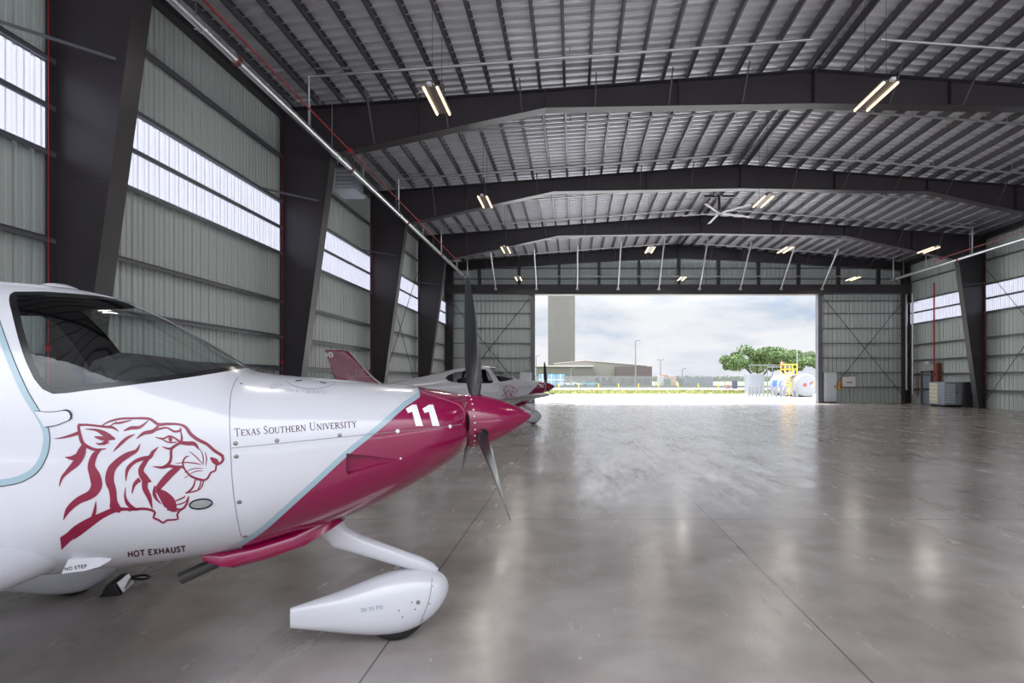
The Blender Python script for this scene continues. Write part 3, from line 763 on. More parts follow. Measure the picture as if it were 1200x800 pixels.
# ------------------------------------------------------------------ the aircraft
CAM = Vector((0, 0, 1.62)); FPX = 666.667; PX0, PY0 = 672.0, 445.0
PLANE_LOC = Vector((-1.107, 3.565, 0)); PLANE_RZ = R(20)
ROOTM = Matrix.Translation(PLANE_LOC) @ Matrix.Rotation(PLANE_RZ, 4, 'Z'); ROOTI = ROOTM.inverted()
S0 = .87                                   # spinner tip lies this far ahead of the nose wheel
M['paint'] = mat('white_paint', (.58, .58, .625), .22, coat=.5, back=(.018, .018, .02))
M['paint2'] = mat('white_trim_paint', (.58, .58, .625), .22, coat=.5)
M['stripe2'] = mat('blue_grey_band', (.30, .42, .48), .3, coat=.4)
M['mag'] = mat('magenta_paint', (.235, .0015, .052), .2, coat=.6, back=(.018, .018, .02))
M['stripe'] = mat('blue_grey_paint', (.30, .42, .48), .3, coat=.4, back=(.018, .018, .02))
M['rim'] = mat('black_window_border', (.008, .008, .009), .25, back=(.01, .01, .01))
M['glass'] = sheer('cabin_glass', (.02, .02, .02), .02, None, tint=(.86, .90, .90))
M['decal'] = mat('maroon_decal', (.21, .006, .036), .35, coat=.2)
M['decaltext'] = mat('dark_maroon_lettering', (.06, .012, .022), .4)
M['greytext'] = mat('grey_lettering', (.28, .32, .38), .4)
M['seam'] = mat('panel_seam', (.20, .20, .22), .5)
M['dark'] = mat('cabin_trim', (.02, .02, .022), .6)
M['screw'] = mat('screw_head', (.22, .21, .20), .4, metal=.6)
M['vent'] = mat('vent_mesh', (.35, .35, .36), .5, metal=.4)
M['whitedecal'] = mat('white_lettering', (.82, .80, .82), .3, coat=.3)
M['exhaust'] = mat('exhaust_steel', (.06, .058, .056), .45, metal=.4)

# station, top, bottom, half width, height of widest line, upper exponent, lower exponent
SEC = [
 (.455, 1.525, 1.180, .20, 1.35, 2.1, 2.1),
 (.475, 1.530, 1.165, .27, 1.35, 2.2, 2.2),
 (.52, 1.538, 1.130, .335, 1.35, 2.3, 2.3),
 (.60, 1.552, 1.075, .39, 1.34, 2.3, 2.3),
 (.78, 1.582, .975, .455, 1.32, 2.3, 2.3),
 (.95, 1.597, .895, .495, 1.30, 2.3, 2.3),
 (1.20, 1.622, .800, .54, 1.27, 2.35, 2.35),
 (1.47, 1.645, .725, .57, 1.24, 2.4, 2.4),
 (1.65, 1.668, .690, .585, 1.23, 2.4, 2.5),
 (1.75, 1.735, .680, .592, 1.22, 2.3, 2.5),
 (1.83, 1.790, .672, .60, 1.21, 2.2, 2.5),
 (1.99, 1.897, .665, .615, 1.20, 2.1, 2.5),
 (2.15, 1.990, .66, .63, 1.20, 2.1, 2.5),
 (2.30, 2.057, .655, .64, 1.20, 2.15, 2.5),
 (2.55, 2.105, .65, .65, 1.20, 2.2, 2.5),
 (2.85, 2.118, .655, .655, 1.20, 2.25, 2.5),
 (3.20, 2.10, .67, .65, 1.20, 2.25, 2.5),
 (3.60, 2.035, .70, .62, 1.21, 2.2, 2.4),
 (4.20, 1.89, .78, .53, 1.24, 2.1, 2.3),
 (5.00, 1.70, .92, .39, 1.28, 2.0, 2.1),
 (6.00, 1.53, 1.06, .25, 1.30, 2.0, 2.0),
 (7.00, 1.44, 1.16, .13, 1.31, 2.0, 2.0),
 (7.62, 1.41, 1.24, .045, 1.33, 2.0, 2.0)]
def pchip(xs, ys):
    n = len(xs); h = [xs[i+1]-xs[i] for i in range(n-1)]; d = [(ys[i+1]-ys[i])/h[i] for i in range(n-1)]
    m = [0]*n; m[0] = d[0]; m[-1] = d[-1]
    for i in range(1, n-1):
        if d[i-1]*d[i] > 0:
            w1 = 2*h[i]+h[i-1]; w2 = h[i]+2*h[i-1]; m[i] = (w1+w2)/(w1/d[i-1]+w2/d[i])
    def f(x):
        if x <= xs[0]: return ys[0]
        if x >= xs[-1]: return ys[-1]
        lo, hi = 0, n-1
        while hi-lo > 1:
            q = (lo+hi)//2
            if xs[q] <= x: lo = q
            else: hi = q
        t = (x-xs[lo])/h[lo]
        return ((1+2*t)*(1-t)**2*ys[lo]+t*(1-t)**2*h[lo]*m[lo]+t*t*(3-2*t)*ys[lo+1]+t*t*(t-1)*h[lo]*m[lo+1])
    return f
_S = [q[0] for q in SEC]
PF = [pchip(_S, [q[k] for q in SEC]) for k in range(1, 7)]
def sec(s): return [f(s) for f in PF]
def ring(s, n=72):
    zt, zb, w, zm, nt, nb = sec(s); out = []
    for k in range(n):
        a = 2*math.pi*k/n; c, q = math.cos(a), math.sin(a)
        e = nt if q >= 0 else nb; h = zt-zm if q >= 0 else zm-zb
        out.append(Vector((S0-s, w*math.copysign(abs(c)**(2/e), c), zm+h*math.copysign(abs(q)**(2/e), q))))
    return out
def implicit(p):
    zt, zb, w, zm, nt, nb = sec(S0-p[0])
    up = p[2] >= zm; e = nt if up else nb; h = zt-zm if up else zm-zb
    return (abs(p[1])/w)**e+(abs(p[2]-zm)/h)**e
def normal_at(p):
    e = 2e-3
    g = Vector([implicit((p[0]+(e if i == 0 else 0), p[1]+(e if i == 1 else 0), p[2]+(e if i == 2 else 0)))-implicit((p[0]-(e if i == 0 else 0), p[1]-(e if i == 1 else 0), p[2]-(e if i == 2 else 0))) for i in range(3)])
    return g.normalized() if g.length > 1e-9 else Vector((1, 0, 0))
st = [.455]; 
while st[-1] < 7.6: st.append(st[-1]+(.02 if st[-1] < .7 else .04 if st[-1] < 3.6 else .1))
st[-1] = 7.62
_rings = [ring(s) for s in st]
bmF = bmesh.new(); nr = 72
vs = [[bmF.verts.new(p) for p in r] for r in _rings]
for i in range(len(vs)-1):
    for k in range(nr):
        bmF.faces.new((vs[i][k], vs[i+1][k], vs[i+1][(k+1) % nr], vs[i][(k+1) % nr]))
bmF.faces.new(list(reversed(vs[-1]))); capf = bmF.faces.new(vs[0])
bmesh.ops.recalc_face_normals(bmF, faces=bmF.faces)
BVH = BVHTree.FromBMesh(bmF)
CL = ROOTI @ CAM
def hit(px, py):
    d = ROOTI.to_3x3() @ Vector(((px-PX0)/FPX, 1, -(py-PY0)/FPX)).normalized()
    loc, no, i, dist = BVH.ray_cast(CL, d)
    return loc
def pxz(pts):
    out = []
    for px, py in pts:
        h = hit(px, py)
        if h is None: print('MISS', px, py); continue
        out.append((h.x, h.z))
    return out
def project(p):
    w = ROOTM @ Vector(p)
    return (PX0+FPX*w.x/w.y, PY0-FPX*(w.z-1.62)/w.y)
def spline(pts, step):
    """Catmull-Rom through tuples"""
    out = []
    n = len(pts)
    for i in range(n-1):
        p0 = pts[max(i-1, 0)]; p1 = pts[i]; p2 = pts[i+1]; p3 = pts[min(i+2, n-1)]
        L = math.hypot(p2[0]-p1[0], p2[1]-p1[1]); k = max(1, int(L/step))
        for j in range(k):
            t = j/k
            out.append(tuple(.5*(2*b+(c-a)*t+(2*a-5*b+4*c-d)*t*t+(3*b-a-3*c+d)*t**3) for a, b, c, d in zip(p0, p1, p2, p3)))
    out.append(pts[-1]); return out
def inpoly(x, z, poly):
    c = False; n = len(poly); j = n-1
    for i in range(n):
        xi, zi = poly[i]; xj, zj = poly[j]
        if (zi > z) != (zj > z) and x < (xj-xi)*(z-zi)/(zj-zi)+xi: c = not c
        j = i
    return c
def inset(poly, d):
    n = len(poly); A = sum(poly[i][0]*poly[(i+1) % n][1]-poly[(i+1) % n][0]*poly[i][1] for i in range(n))
    sg = 1 if A > 0 else -1; out = []
    for i in range(n):
        p = Vector(poly[i-1]); c = Vector(poly[i]); q = Vector(poly[(i+1) % n])
        a = (c-p).normalized(); b = (q-c).normalized()
        n1 = Vector((-a.y, a.x))*sg; n2 = Vector((-b.y, b.x))*sg; m = (n1+n2)
        m = m.normalized()/max(.5, m.normalized().dot(n1)) if m.length > 1e-6 else n1
        out.append(tuple(c+m*d))
    return out
def cut(bm, poly, closed=True, ymax=None):
    xs = [p[0] for p in poly]; zs = [p[1] for p in poly]; e = .05
    def bb(f):
        vx = [v.co.x for v in f.verts]; vz = [v.co.z for v in f.verts]
        return min(vx), max(vx), min(vz), max(vz)
    cand = {}
    for f in bm.faces:
        b = bb(f)
        if b[1] >= min(xs)-e and b[0] <= max(xs)+e and b[3] >= min(zs)-e and b[2] <= max(zs)+e and (ymax is None or f.verts[0].co.y < ymax): cand[f] = b
    n = len(poly)
    for i in range(n if closed else n-1):
        a = poly[i]; c = poly[(i+1) % n]
        if math.hypot(a[0]-c[0], a[1]-c[1]) < 1e-5: continue
        x0, x1 = sorted((a[0], c[0])); z0, z1 = sorted((a[1], c[1]))
        sel = [f for f, b in cand.items() if b[1] >= x0 and b[0] <= x1 and b[3] >= z0 and b[2] <= z1]
        if not sel: continue
        for f in sel: del cand[f]
        no = Vector((-(c[1]-a[1]), 0, c[0]-a[0])).normalized()
        geom = list({q for f in sel for q in list(f.verts)+list(f.edges)})+sel
        ret = bmesh.ops.bisect_plane(bm, geom=geom, dist=1e-6, plane_co=(a[0], 0, a[1]), plane_no=no)
        for q in ret['geom']:
            if isinstance(q, bmesh.types.BMFace): cand[q] = bb(q)

# outlines in the aircraft's side view
ws_low = pxz(spline([(287, 431.5), (268, 434.5), (235, 440), (200, 445), (165, 449.5), (130, 454), (100, 457.5), (78, 460.5), (62, 461.5), (50, 456), (40, 444), (30, 423), (21, 395), (14, 367), (10.5, 352), (11.5, 345), (17, 341.5)], 12))
ws_poly = [(S0-1.60, 1.73), (S0-1.665, 1.695)]+ws_low
WS_TOP = [(S0-2.52, 2.050), (S0-2.30, 2.052)]
ws_poly += WS_TOP+[(S0-2.24, 2.3), (S0-1.60, 2.3)]
ws_in = inset(ws_poly, .024)
dwin = [(S0-2.60, 1.56), (S0-2.65, 1.51), (S0-3.28, 1.50), (S0-3.33, 1.55), (S0-3.26, 1.93), (S0-3.2, 1.985), (S0-2.80, 1.985), (S0-2.75, 1.95), (S0-2.67, 1.76)]
rwin = [(S0-3.42, 1.54), (S0-3.46, 1.50), (S0-3.9, 1.53), (S0-4.12, 1.60), (S0-4.2, 1.68), (S0-4.1, 1.77), (S0-3.85, 1.87), (S0-3.42, 1.955), (S0-3.36, 1.93)]
band_up = [(488, 460.5), (473, 470.5), (440, 499.5), (407, 526), (373, 557), (340, 587), (307, 616.5), (280, 634.5), (252, 649)]
bu = pxz(spline(band_up, 14))
low_off = [(px+4.2, py+4.6) for px, py in band_up]
bl = pxz(spline(low_off, 14))
b0, b1 = bu[0], bl[0]
top_u = (b0[0]+.025, 1.75); top_l = (b1[0]+.025, 1.75)
end_u = (bu[-1][0]-.12, .55); end_l = (bl[-1][0]-.10, .55)
mag_poly = [top_l]+bl+[end_l, (S0-1.0, .4), (1.2, .4), (1.2, 1.75)]
str_poly = [top_u]+bu+[end_u, end_l]+bl[::-1]+[top_l]
duct = pxz([(406, 531), (436, 534), (464, 538), (466, 539.5), (437, 547), (408, 556), (405.5, 553)])
for P_ in (ws_poly, ws_in, dwin, rwin, str_poly): cut(bmF, P_)
cut(bmF, duct, ymax=.0)
nm = {}
bmF.faces.ensure_lookup_table()
WHITE, MAG, STR, RIM, GLS, DW, RW, CUT = range(8)
def region(f):
    c = f.calc_center_median(); p = (c.x, c.z)
    if inpoly(*p, ws_in): return GLS
    if inpoly(*p, ws_poly): return RIM
    if inpoly(*p, dwin): return DW
    if inpoly(*p, rwin): return RW
    if c.y < 0 and inpoly(*p, duct): return CUT
    if inpoly(*p, str_poly): return STR
    if inpoly(*p, mag_poly): return MAG
    return WHITE
regs = {r: [] for r in range(8)}
for f in bmF.faces: regs[region(f)].append(f)
def piece(name, faces, mats, parent):
    """faces: list of (bmesh face, material index)"""
    idx = {}; v = []; fs = []; mi = []
    for f, m_ in faces:
        for q in f.verts:
            if q not in idx: idx[q] = len(v); v.append(q.co.copy())
        fs.append([idx[q] for q in f.verts]); mi.append(m_)
    me = bpy.data.meshes.new(name); me.from_pydata([tuple(p) for p in v], [], fs)
    for m_ in mats: me.materials.append(m_)
    me.polygons.foreach_set('material_index', mi); me.polygons.foreach_set('use_smooth', [True]*len(fs))
    me.update(); me.normals_split_custom_set_from_vertices([tuple(normal_at(p)) for p in v])
    o = bpy.data.objects.new(name, me); col.objects.link(o); o.parent = parent; return o

plane = thing('light_aircraft', 'white and magenta propeller aircraft with a tiger head emblem, filling the near left', 'aircraft', PLANE_LOC, PLANE_RZ, 'parked training aircraft')
P = plane
fus = piece('fuselage', [(f, 0) for f in regs[WHITE]], [M['paint']], P)
cowl = piece('nose_cowling', [(f, 0) for f in regs[MAG]], [M['mag']], P); tag(cowl, 'magenta engine cowling')
piece('accent_stripe', [(f, 0) for f in regs[STR]], [M['stripe']], cowl)
wsh = piece('windshield', [(f, 0) for f in regs[GLS]], [M['glass']], P)
piece('window_border', [(f, 0) for f in regs[RIM]], [M['rim']], wsh)
for r, nmn in ((DW, 'door_window'), (RW, 'rear_window')):
    for sd in (-1, 1):
        piece(nmn, [(f, 0) for f in regs[r] if f.calc_center_median().y*sd > 0], [M['glass']], P)
# recessed intake in the near cowling side
dp = [hit(px, py) for px, py in [(406, 531), (436, 534), (464, 538), (466, 539.5), (437, 547), (408, 556), (405.5, 553)]]
dd = [.045, .024, .001, .001, .022, .04, .045]
inn = [p-normal_at(p)*q for p, q in zip(dp, dd)]
m_ = MB(); n = len(dp); m_.add(dp+inn, [(i, (i+1) % n, n+(i+1) % n, n+i) for i in range(n)]+[tuple(range(n, 2*n))]); m_.build('intake_duct', mat('magenta_recess', (.22, .002, .05), .35), cowl, fix=False)

# ---- ribbons laid on the skin (emblem, lettering, seams)
def ribbon(mb, pts, step=2.2, off=.0015, raw=False):
    """pts: (px, py, width_px); becomes a strip of real geometry just above the skin"""
    sp = pts if raw else spline(pts, step)
    rows = []
    for i, (x, y, w) in enumerate(sp):
        a = sp[max(i-1, 0)]; b = sp[min(i+1, len(sp)-1)]
        tx, ty = b[0]-a[0], b[1]-a[1]; L = math.hypot(tx, ty) or 1
        nx, ny = -ty/L, tx/L; w = max(w, .12)
        k = 2 if w < 3 else 4
        row = []
        for j in range(k+1):
            q = (j/k-.5)*w; h = hit(x+nx*q, y+ny*q)
            if h is None: row = None; break
            row.append(h+normal_at(h)*off)
        rows.append(row)
    for r0, r1 in zip(rows, rows[1:]):
        if r0 is None or r1 is None: continue
        if len(r0) != len(r1):
            e0, m0, e1 = r0[0], r0[len(r0)//2], r0[-1]; f0, m1, f1 = r1[0], r1[len(r1)//2], r1[-1]
            r0, r1 = [e0, m0, e1], [f0, m1, f1]
        n = len(r0)
        mb.add(r0+r1, [(i, i+1, n+i+1, n+i) for i in range(n-1)])
def patch(mb, poly, off=.0015, div=3):
    """filled px outline laid on the skin"""
    tri = tessellate_polygon([[Vector((x, y, 0)) for x, y in poly]])
    for t in tri:
        a, b, c = [Vector(poly[i]) for i in t]; d = div
        g = {}
        vv = []; ff = []
        ok = True
        for i in range(d+1):
            for j in range(d+1-i):
                q = a+(b-a)*(i/d)+(c-a)*(j/d); h = hit(q.x, q.y)
                if h is None: ok = False; break
                g[i, j] = len(vv); vv.append(h+normal_at(h)*off)
            if not ok: break
        if not ok: continue
        for i in range(d):
            for j in range(d-i):
                ff.append((g[i, j], g[i+1, j], g[i, j+1]))
                if i+j < d-1: ff.append((g[i+1, j], g[i+1, j+1], g[i, j+1]))
        mb.add(vv, ff)
TIGER = [
 [(275,90,4),(320,65,8),(380,50,10),(450,47,10),(540,50,12),(590,80,14),(640,78,12),(700,80,10),(740,95,14),(770,135,16),(810,165,16),(860,190,14),(900,225,14),(945,255,14),(948,275,13),(932,295,11),(905,303,9)],
 [(878,263,6),(893,275,22),(910,288,26),(924,300,12)],
 [(910,303,8),(905,335,8),(880,345,8),(866,372,9),(845,387,9),(800,378,10)],
 [(800,378,10),(770,365,10),(745,340,8),(728,310,8),(728,280,8),(745,258,6),(760,255,3)],
 [(560,312,3),(610,318,12),(650,310,14),(690,315,14),(720,315,12),(738,322,6)],
 [(705,316,22),(660,352,30),(615,400,30),(583,440,22)],
 [(580,440,14),(618,470,44),(650,510,58),(664,535,46),(662,558,40)],
 [(662,556,12),(700,558,5)],
 [(572,418,6),(568,458,16),(580,490,12),(606,518,3)],
 [(795,383,6),(785,420,8),(762,448,9),(740,458,4)],
 [(742,459,4),(785,450,7),(815,440,6),(832,420,6),(840,393,6)],
 [(808,440,5),(820,418,6),(826,392,5)], [(800,384,6),(840,390,7)],
 [(686,502,5),(715,490,7),(735,480,6),(738,472,3)],
 [(676,526,5),(690,545,9),(720,547,10),(746,520,10),(760,476,5)],
 [(676,526,5),(720,516,6),(745,502,5),(758,476,4)],
 [(738,540,5),(708,558,7),(694,580,9),(700,600,8),(665,606,8),(637,608,9),(618,622,9),(590,605,10),(563,594,9),(573,566,11),(545,550,11),(500,545,12),(440,550,12)],
 [(445,548,13),(390,547,16),(345,553,24),(280,582,28),(210,622,42),(150,662,50),(110,692,44)],
 [(225,602,16),(240,560,15),(247,503,3)],
 [(490,188,3),(470,225,14),(420,250,26),(370,285,30),(332,330,36),(322,390,40),(338,440,34),(345,500,32),(352,535,46),(385,556,20)],
 [(275,215,10),(240,250,26),(222,310,34),(243,370,50),(250,420,50),(220,465,40),(150,500,32),(95,550,24),(68,607,3)],
 [(182,195,22),(165,240,40),(140,290,34),(95,335,20),(60,375,12),(45,423,3)], [(150,258,34),(110,266,18),(77,260,3)],
 [(18,160,2),(80,150,10),(152,128,17)],
 [(150,85,12),(157,130,15),(172,180,17),(208,207,15),(250,220,12),(302,214,4)], [(148,84,12),(200,83,10),(280,92,10),(340,98,11),(372,120,3)],
 [(188,106,3),(250,112,12),(300,135,24),(353,160,6)], [(238,148,4),(285,158,20),(353,160,8)], [(275,160,8),(310,170,16),(262,192,6),(248,182,4)], [(262,186,8),(290,190,8),(322,178,4)],
 [(398,117,3),(440,100,15),(490,95,13),(537,58,3)], [(470,160,3),(510,130,15),(560,118,17),(592,88,10)], [(343,230,3),(380,190,13),(420,155,13),(462,134,3)], [(338,76,4),(380,72,10),(442,57,4)], [(318,92,4),(345,78,5),(362,66,6)],
 [(560,122,3),(600,105,10),(640,100,8),(680,120,10),(716,112,10),(710,98,4)],
 [(578,152,3),(620,158,8),(650,145,8),(680,155,8),(716,182,12)], [(612,163,5),(650,180,7),(692,178,6)], [(652,148,8),(658,162,20),(660,176,8)], [(575,150,4),(610,163,5)],
 [(700,180,14),(750,185,18),(790,188,18),(817,222,3)], [(712,108,4),(720,150,9),(717,182,12)],
 [(716,180,10),(680,200,12),(662,220,12),(660,270,12),(645,300,14),(610,318,8)], [(613,203,3),(650,215,10),(682,203,8)],
 [(590,205,3),(560,235,16),(545,260,18),(500,270,18),(455,290,16),(420,330,16),(412,392,3)],
 [(545,255,14),(510,300,22),(495,340,26),(520,380,32),(553,396,4)], [(520,385,30),(517,430,26),(540,480,22),(558,545,3)], [(490,383,22),(460,410,15),(445,462,3)],
 [(410,428,3),(408,480,10),(425,520,18),(460,545,14),(482,552,5)], [(428,560,5),(445,548,8),(465,555,3)],
 [(684,296,2),(740,290,5),(800,295,5),(827,303,2)], [(760,228,2),(800,260,5),(838,302,2)], [(822,216,2),(838,260,5),(838,304,2)], [(848,232,2),(857,270,5),(852,310,2)],
 [(735,347,2),(780,325,4),(837,323,2)], [(762,353,2),(800,338,4),(837,336,2)], [(732,377,2),(750,366,3),(765,358,2)]]
m_ = MB()
for stq in TIGER: ribbon(m_, [(60+u/4.705, 480+v/4.705, 1.22*w/4.705) for u, v, w in stq])
patch(m_, [(60+u/4.705, 480+v/4.705) for u, v in [(49,703),(57,772),(105,724),(150,688),(165,670),(138,644),(110,661)]])
tag(m_.build('tiger_head_emblem', M['decal'], P, fix=False), 'maroon line drawing of a roaring tiger head')

# simple stroke lettering: glyph -> strokes of (x, y, weight) in a box of height 1
G = {
 'T': (.72, [[(.36,0,1),(.36,1,1)], [(0,.97,.6),(.72,.97,.6)]], [(.24,0,.48,0),(0,.8,0,1),(.72,.8,.72,1)]),
 'E': (.62, [[(.1,0,1),(.1,1,1)], [(.1,.03,.6),(.6,.03,.6)], [(.1,.52,.6),(.48,.52,.6)], [(.1,.97,.6),(.57,.97,.6)]], [(.6,0,.62,.2),(.57,.8,.57,1)]),
 'X': (.74, [[(.08,1,1),(.66,0,1)], [(.64,1,.5),(.08,0,.5)]], [(0,1,.2,1),(.54,1,.74,1),(0,0,.18,0),(.55,0,.76,0)]),
 'A': (.76, [[(.08,0,.5),(.38,1,.6)], [(.38,1,1),(.68,0,1)], [(.18,.36,.5),(.56,.36,.5)]], [(0,0,.18,0),(.56,0,.78,0)]),
 'S': (.52, [[(.48,.82,.6),(.34,.98,.7),(.12,.93,.8),(.06,.74,.9),(.2,.56,1),(.4,.42,1),(.47,.22,.9),(.34,.04,.8),(.14,.02,.7),(.03,.2,.5)]], []),
 'O': (.84, [[(.42,1,.6),(.14,.86,.9),(.06,.5,1),(.14,.14,.9),(.42,0,.6),(.7,.14,.9),(.78,.5,1),(.7,.86,.9),(.42,1,.6)]], []),
 'U': (.76, [[(.12,1,1),(.12,.35,1),(.2,.08,.8),(.38,0,.7),(.58,.08,.6),(.65,.35,.5),(.65,1,.5)]], [(0,1,.26,1),(.54,1,.76,1)]),
 'H': (.8, [[(.12,0,1),(.12,1,1)], [(.68,0,1),(.68,1,1)], [(.12,.52,.6),(.68,.52,.6)]], [(0,0,.25,0),(0,1,.25,1),(.55,0,.8,0),(.55,1,.8,1)]),
 'R': (.66, [[(.12,0,1),(.12,1,1)], [(.12,.97,.6),(.4,.96,.8),(.52,.76,1),(.4,.52,.8),(.12,.5,.6)], [(.32,.5,1),(.66,0,1)]], [(0,0,.25,0),(0,1,.14,1)]),
 'N': (.82, [[(.12,0,.5),(.12,1,.5)], [(.12,1,1),(.7,0,1)], [(.7,0,.5),(.7,1,.5)]], [(0,0,.24,0),(0,1,.14,1),(.58,1,.82,1)]),
 'I': (.3, [[(.15,0,1),(.15,1,1)]], [(.03,0,.27,0),(.03,1,.27,1)]),
 'V': (.74, [[(.08,1,1),(.38,0,1)], [(.38,0,.6),(.66,1,.5)]], [(0,1,.2,1),(.54,1,.76,1)]),
 'Y': (.72, [[(.06,1,1),(.36,.48,1)], [(.64,1,.5),(.36,.48,.6)], [(.36,.48,1),(.36,0,1)]], [(0,1,.18,1),(.52,1,.74,1),(.24,0,.48,0)]),
 'P': (.6, [[(.12,0,1),(.12,1,1)], [(.12,.97,.7),(.42,.95,.8),(.52,.74,1),(.42,.5,.8),(.12,.47,.7)]], []),
 'L': (.56, [[(.1,1,1),(.1,.04,1)], [(.1,.04,1),(.54,.04,1)]], []),
 'Q': (.8, [[(.42,1,1),(.14,.86,1),(.06,.5,1),(.14,.14,1),(.42,0,1),(.7,.14,1),(.78,.5,1),(.7,.86,1),(.42,1,1)], [(.5,.25,1),(.8,-.05,1)]], []),
 '6': (.6, [[(.5,.95,1),(.2,.85,1),(.08,.4,1),(.15,.08,1),(.4,.03,1),(.52,.25,1),(.4,.5,1),(.12,.45,1)]], []),
 '7': (.58, [[(.04,.96,1),(.54,.96,1)], [(.54,.96,1),(.2,0,1)]], []),
 '3': (.56, [[(.06,.95,1),(.4,.97,1),(.48,.75,1),(.2,.54,1),(.48,.35,1),(.42,.06,1),(.05,.04,1)]], []),
 '0': (.6, [[(.3,1,1),(.1,.85,1),(.06,.5,1),(.1,.15,1),(.3,0,1),(.5,.15,1),(.54,.5,1),(.5,.85,1),(.3,1,1)]], []),
 '5': (.56, [[(.5,.96,1),(.1,.96,1)], [(.1,.96,1),(.08,.55,1)], [(.08,.55,1),(.4,.6,1),(.5,.3,1),(.38,.04,1),(.05,.05,1)]], []),
 'C': (.7, [[(.66,.8,.8),(.42,1,.7),(.14,.86,.9),(.06,.5,1),(.14,.14,.9),(.42,0,.7),(.66,.2,.8)]], []),
 'D': (.74, [[(.12,0,1),(.12,1,1)], [(.12,.97,.8),(.48,.92,.9),(.66,.5,1),(.48,.08,.9),(.12,.03,.8)]], []),
 '-': (.4, [[(.05,.45,1),(.35,.45,1)]], []),
}
def write(mb, text, a, b, h, wt, serif=False, caps=1.0, up=None, fn=None):
    """text along px a->b with cap height h (px); first letters of words larger when caps < 1"""
    runs = []; x = 0.0
    for i, ch in enumerate(text):
        if ch == ' ': x += .38; continue
        k = 1.0 if (caps == 1.0 or i == 0 or text[i-1] == ' ') else caps
        runs.append((ch, x, k)); x += (G[ch][0]+.14)*k
    tot = x-.14*caps
    A = Vector(a); B = Vector(b); ux = (B-A)/tot; uy = Vector(up) if up else Vector((ux.y, -ux.x)).normalized()*h
    lay = fn or (lambda m, p: ribbon(m, p, step=1.2, raw=len(p) == 2))
    for ch, x0, k in runs:
        w, strokes, ser = G[ch]
        def T(gx, gy): q = A+ux*(x0+gx*k)+uy*(gy*k); return (q.x, q.y)
        for s_ in strokes:
            pts = [(*T(gx, gy), wt*ww if serif else wt) for gx, gy, ww in s_]
            lay(mb, pts)
        if serif:
            for q in ser: lay(mb, [(*T(q[0], q[1]), wt*.45), (*T(q[2], q[3]), wt*.45)])
m_ = MB(); write(m_, 'TEXAS SOUTHERN UNIVERSITY', (275, 511), (418, 500.2), 9.0, 1.15, serif=True, caps=.78)
m_.build('university_lettering', M['decaltext'], P, fix=False)
m_ = MB(); write(m_, 'HOT EXHAUST', (150, 652.3), (218, 645.5), 6.4, 1.7); m_.build('exhaust_lettering', M['decaltext'], P, fix=False)
m_ = MB(); write(m_, 'OIL 6-7 QUARTS', (334.5, 459.0), (381.5, 461.5), 3.6, .8); m_.build('oil_lettering', M['greytext'], P, fix=False)
m_ = MB(); write(m_, 'OIL', (317.5, 456.0), (332, 450.2), 4.5, 1.1); m_.build('oil_lettering', M['greytext'], P, fix=False)
# cowl seams, painted crease highlight, hinges and fasteners
def seam(name, pts, w=.7, m_=None, parent=P):
    q = MB(); ribbon(q, [(x, y, w) for x, y in pts], step=4, off=.001); return q.build(name, m_ or M['seam'], parent, fix=False)
seam('firewall_seam', [(279, 442), (274, 450), (270, 465), (269, 490), (270, 520), (272, 560), (276, 595), (281, 622), (283, 629)], .9)
seam('cowl_seam_or_highlight', [(270, 525), (330, 519), (390, 513), (440, 508), (490, 503), (520, 500), (541, 497)], .7)
seam('cowl_seam_or_highlight', [(494, 459), (515, 466), (535, 473), (543, 480), (544.5, 488), (543.5, 494), (538, 497.5)], .8, mat('magenta_painted_highlight', (.5, .12, .22), .3))  # lighter ribbon paints the highlight along the inlet cheek crease
seam('oil_door_seam', [(339, 441.5), (335, 445), (338, 449), (349, 453.5), (366, 455.8), (380, 454), (391, 450), (395, 446.5)], .8)
def dots(name, pts, r, m_, parent=P):
    for px, py in pts:
        h = hit(px, py)
        if h is None: continue
        n_ = normal_at(h); q = MB(); Mx = Matrix.Translation(h) @ n_.to_track_quat('Z', 'Y').to_matrix().to_4x4()
        q.lathe([(r, 0), (r, .0015), (r*.8, .003), (0, .0032)], n=12, M=Mx); q.build(name, m_, parent, smooth=True)
dots('fastener', [(276, 519.5), (324.5, 516), (398, 510), (277, 534.5), (280.5, 588), (287.5, 628.5)], .011, M['screw'])
dots('fastener', [(282.5, 449.5)], .006, M['screw'])
dots('fastener', [(466, 505), (527.5, 499.5)], .011, M['white'], cowl)
dots('fastener', [(469.5, 537)], .006, M['white'], cowl)
q = MB(); ribbon(q, [(346, 446.3, 1.2), (351, 446), ][:1]+[(354, 445.6, 1.4)], raw=True); ribbon(q, [(375, 447.5, 1.6), (382, 449.0, 1.6)], raw=True); q.build('oil_door_latch', M['dark'], P, fix=False)
# oval air vent
q = MB(); ov = [(235.5+13.3*math.cos(a)-1.1*math.sin(a)*0, 590-5.6*math.sin(a)-1.4*math.cos(a)) for a in [2*math.pi*k/28 for k in range(29)]]
ribbon(q, [(x, y, 1.7) for x, y in ov], raw=True, off=.004); vb = q.build('vent_rim', M['rim'], P, fix=False)
q = MB(); patch(q, ov[:-1], off=.0022, div=2); q.build('vent_screen', M['vent'], vb, fix=False)
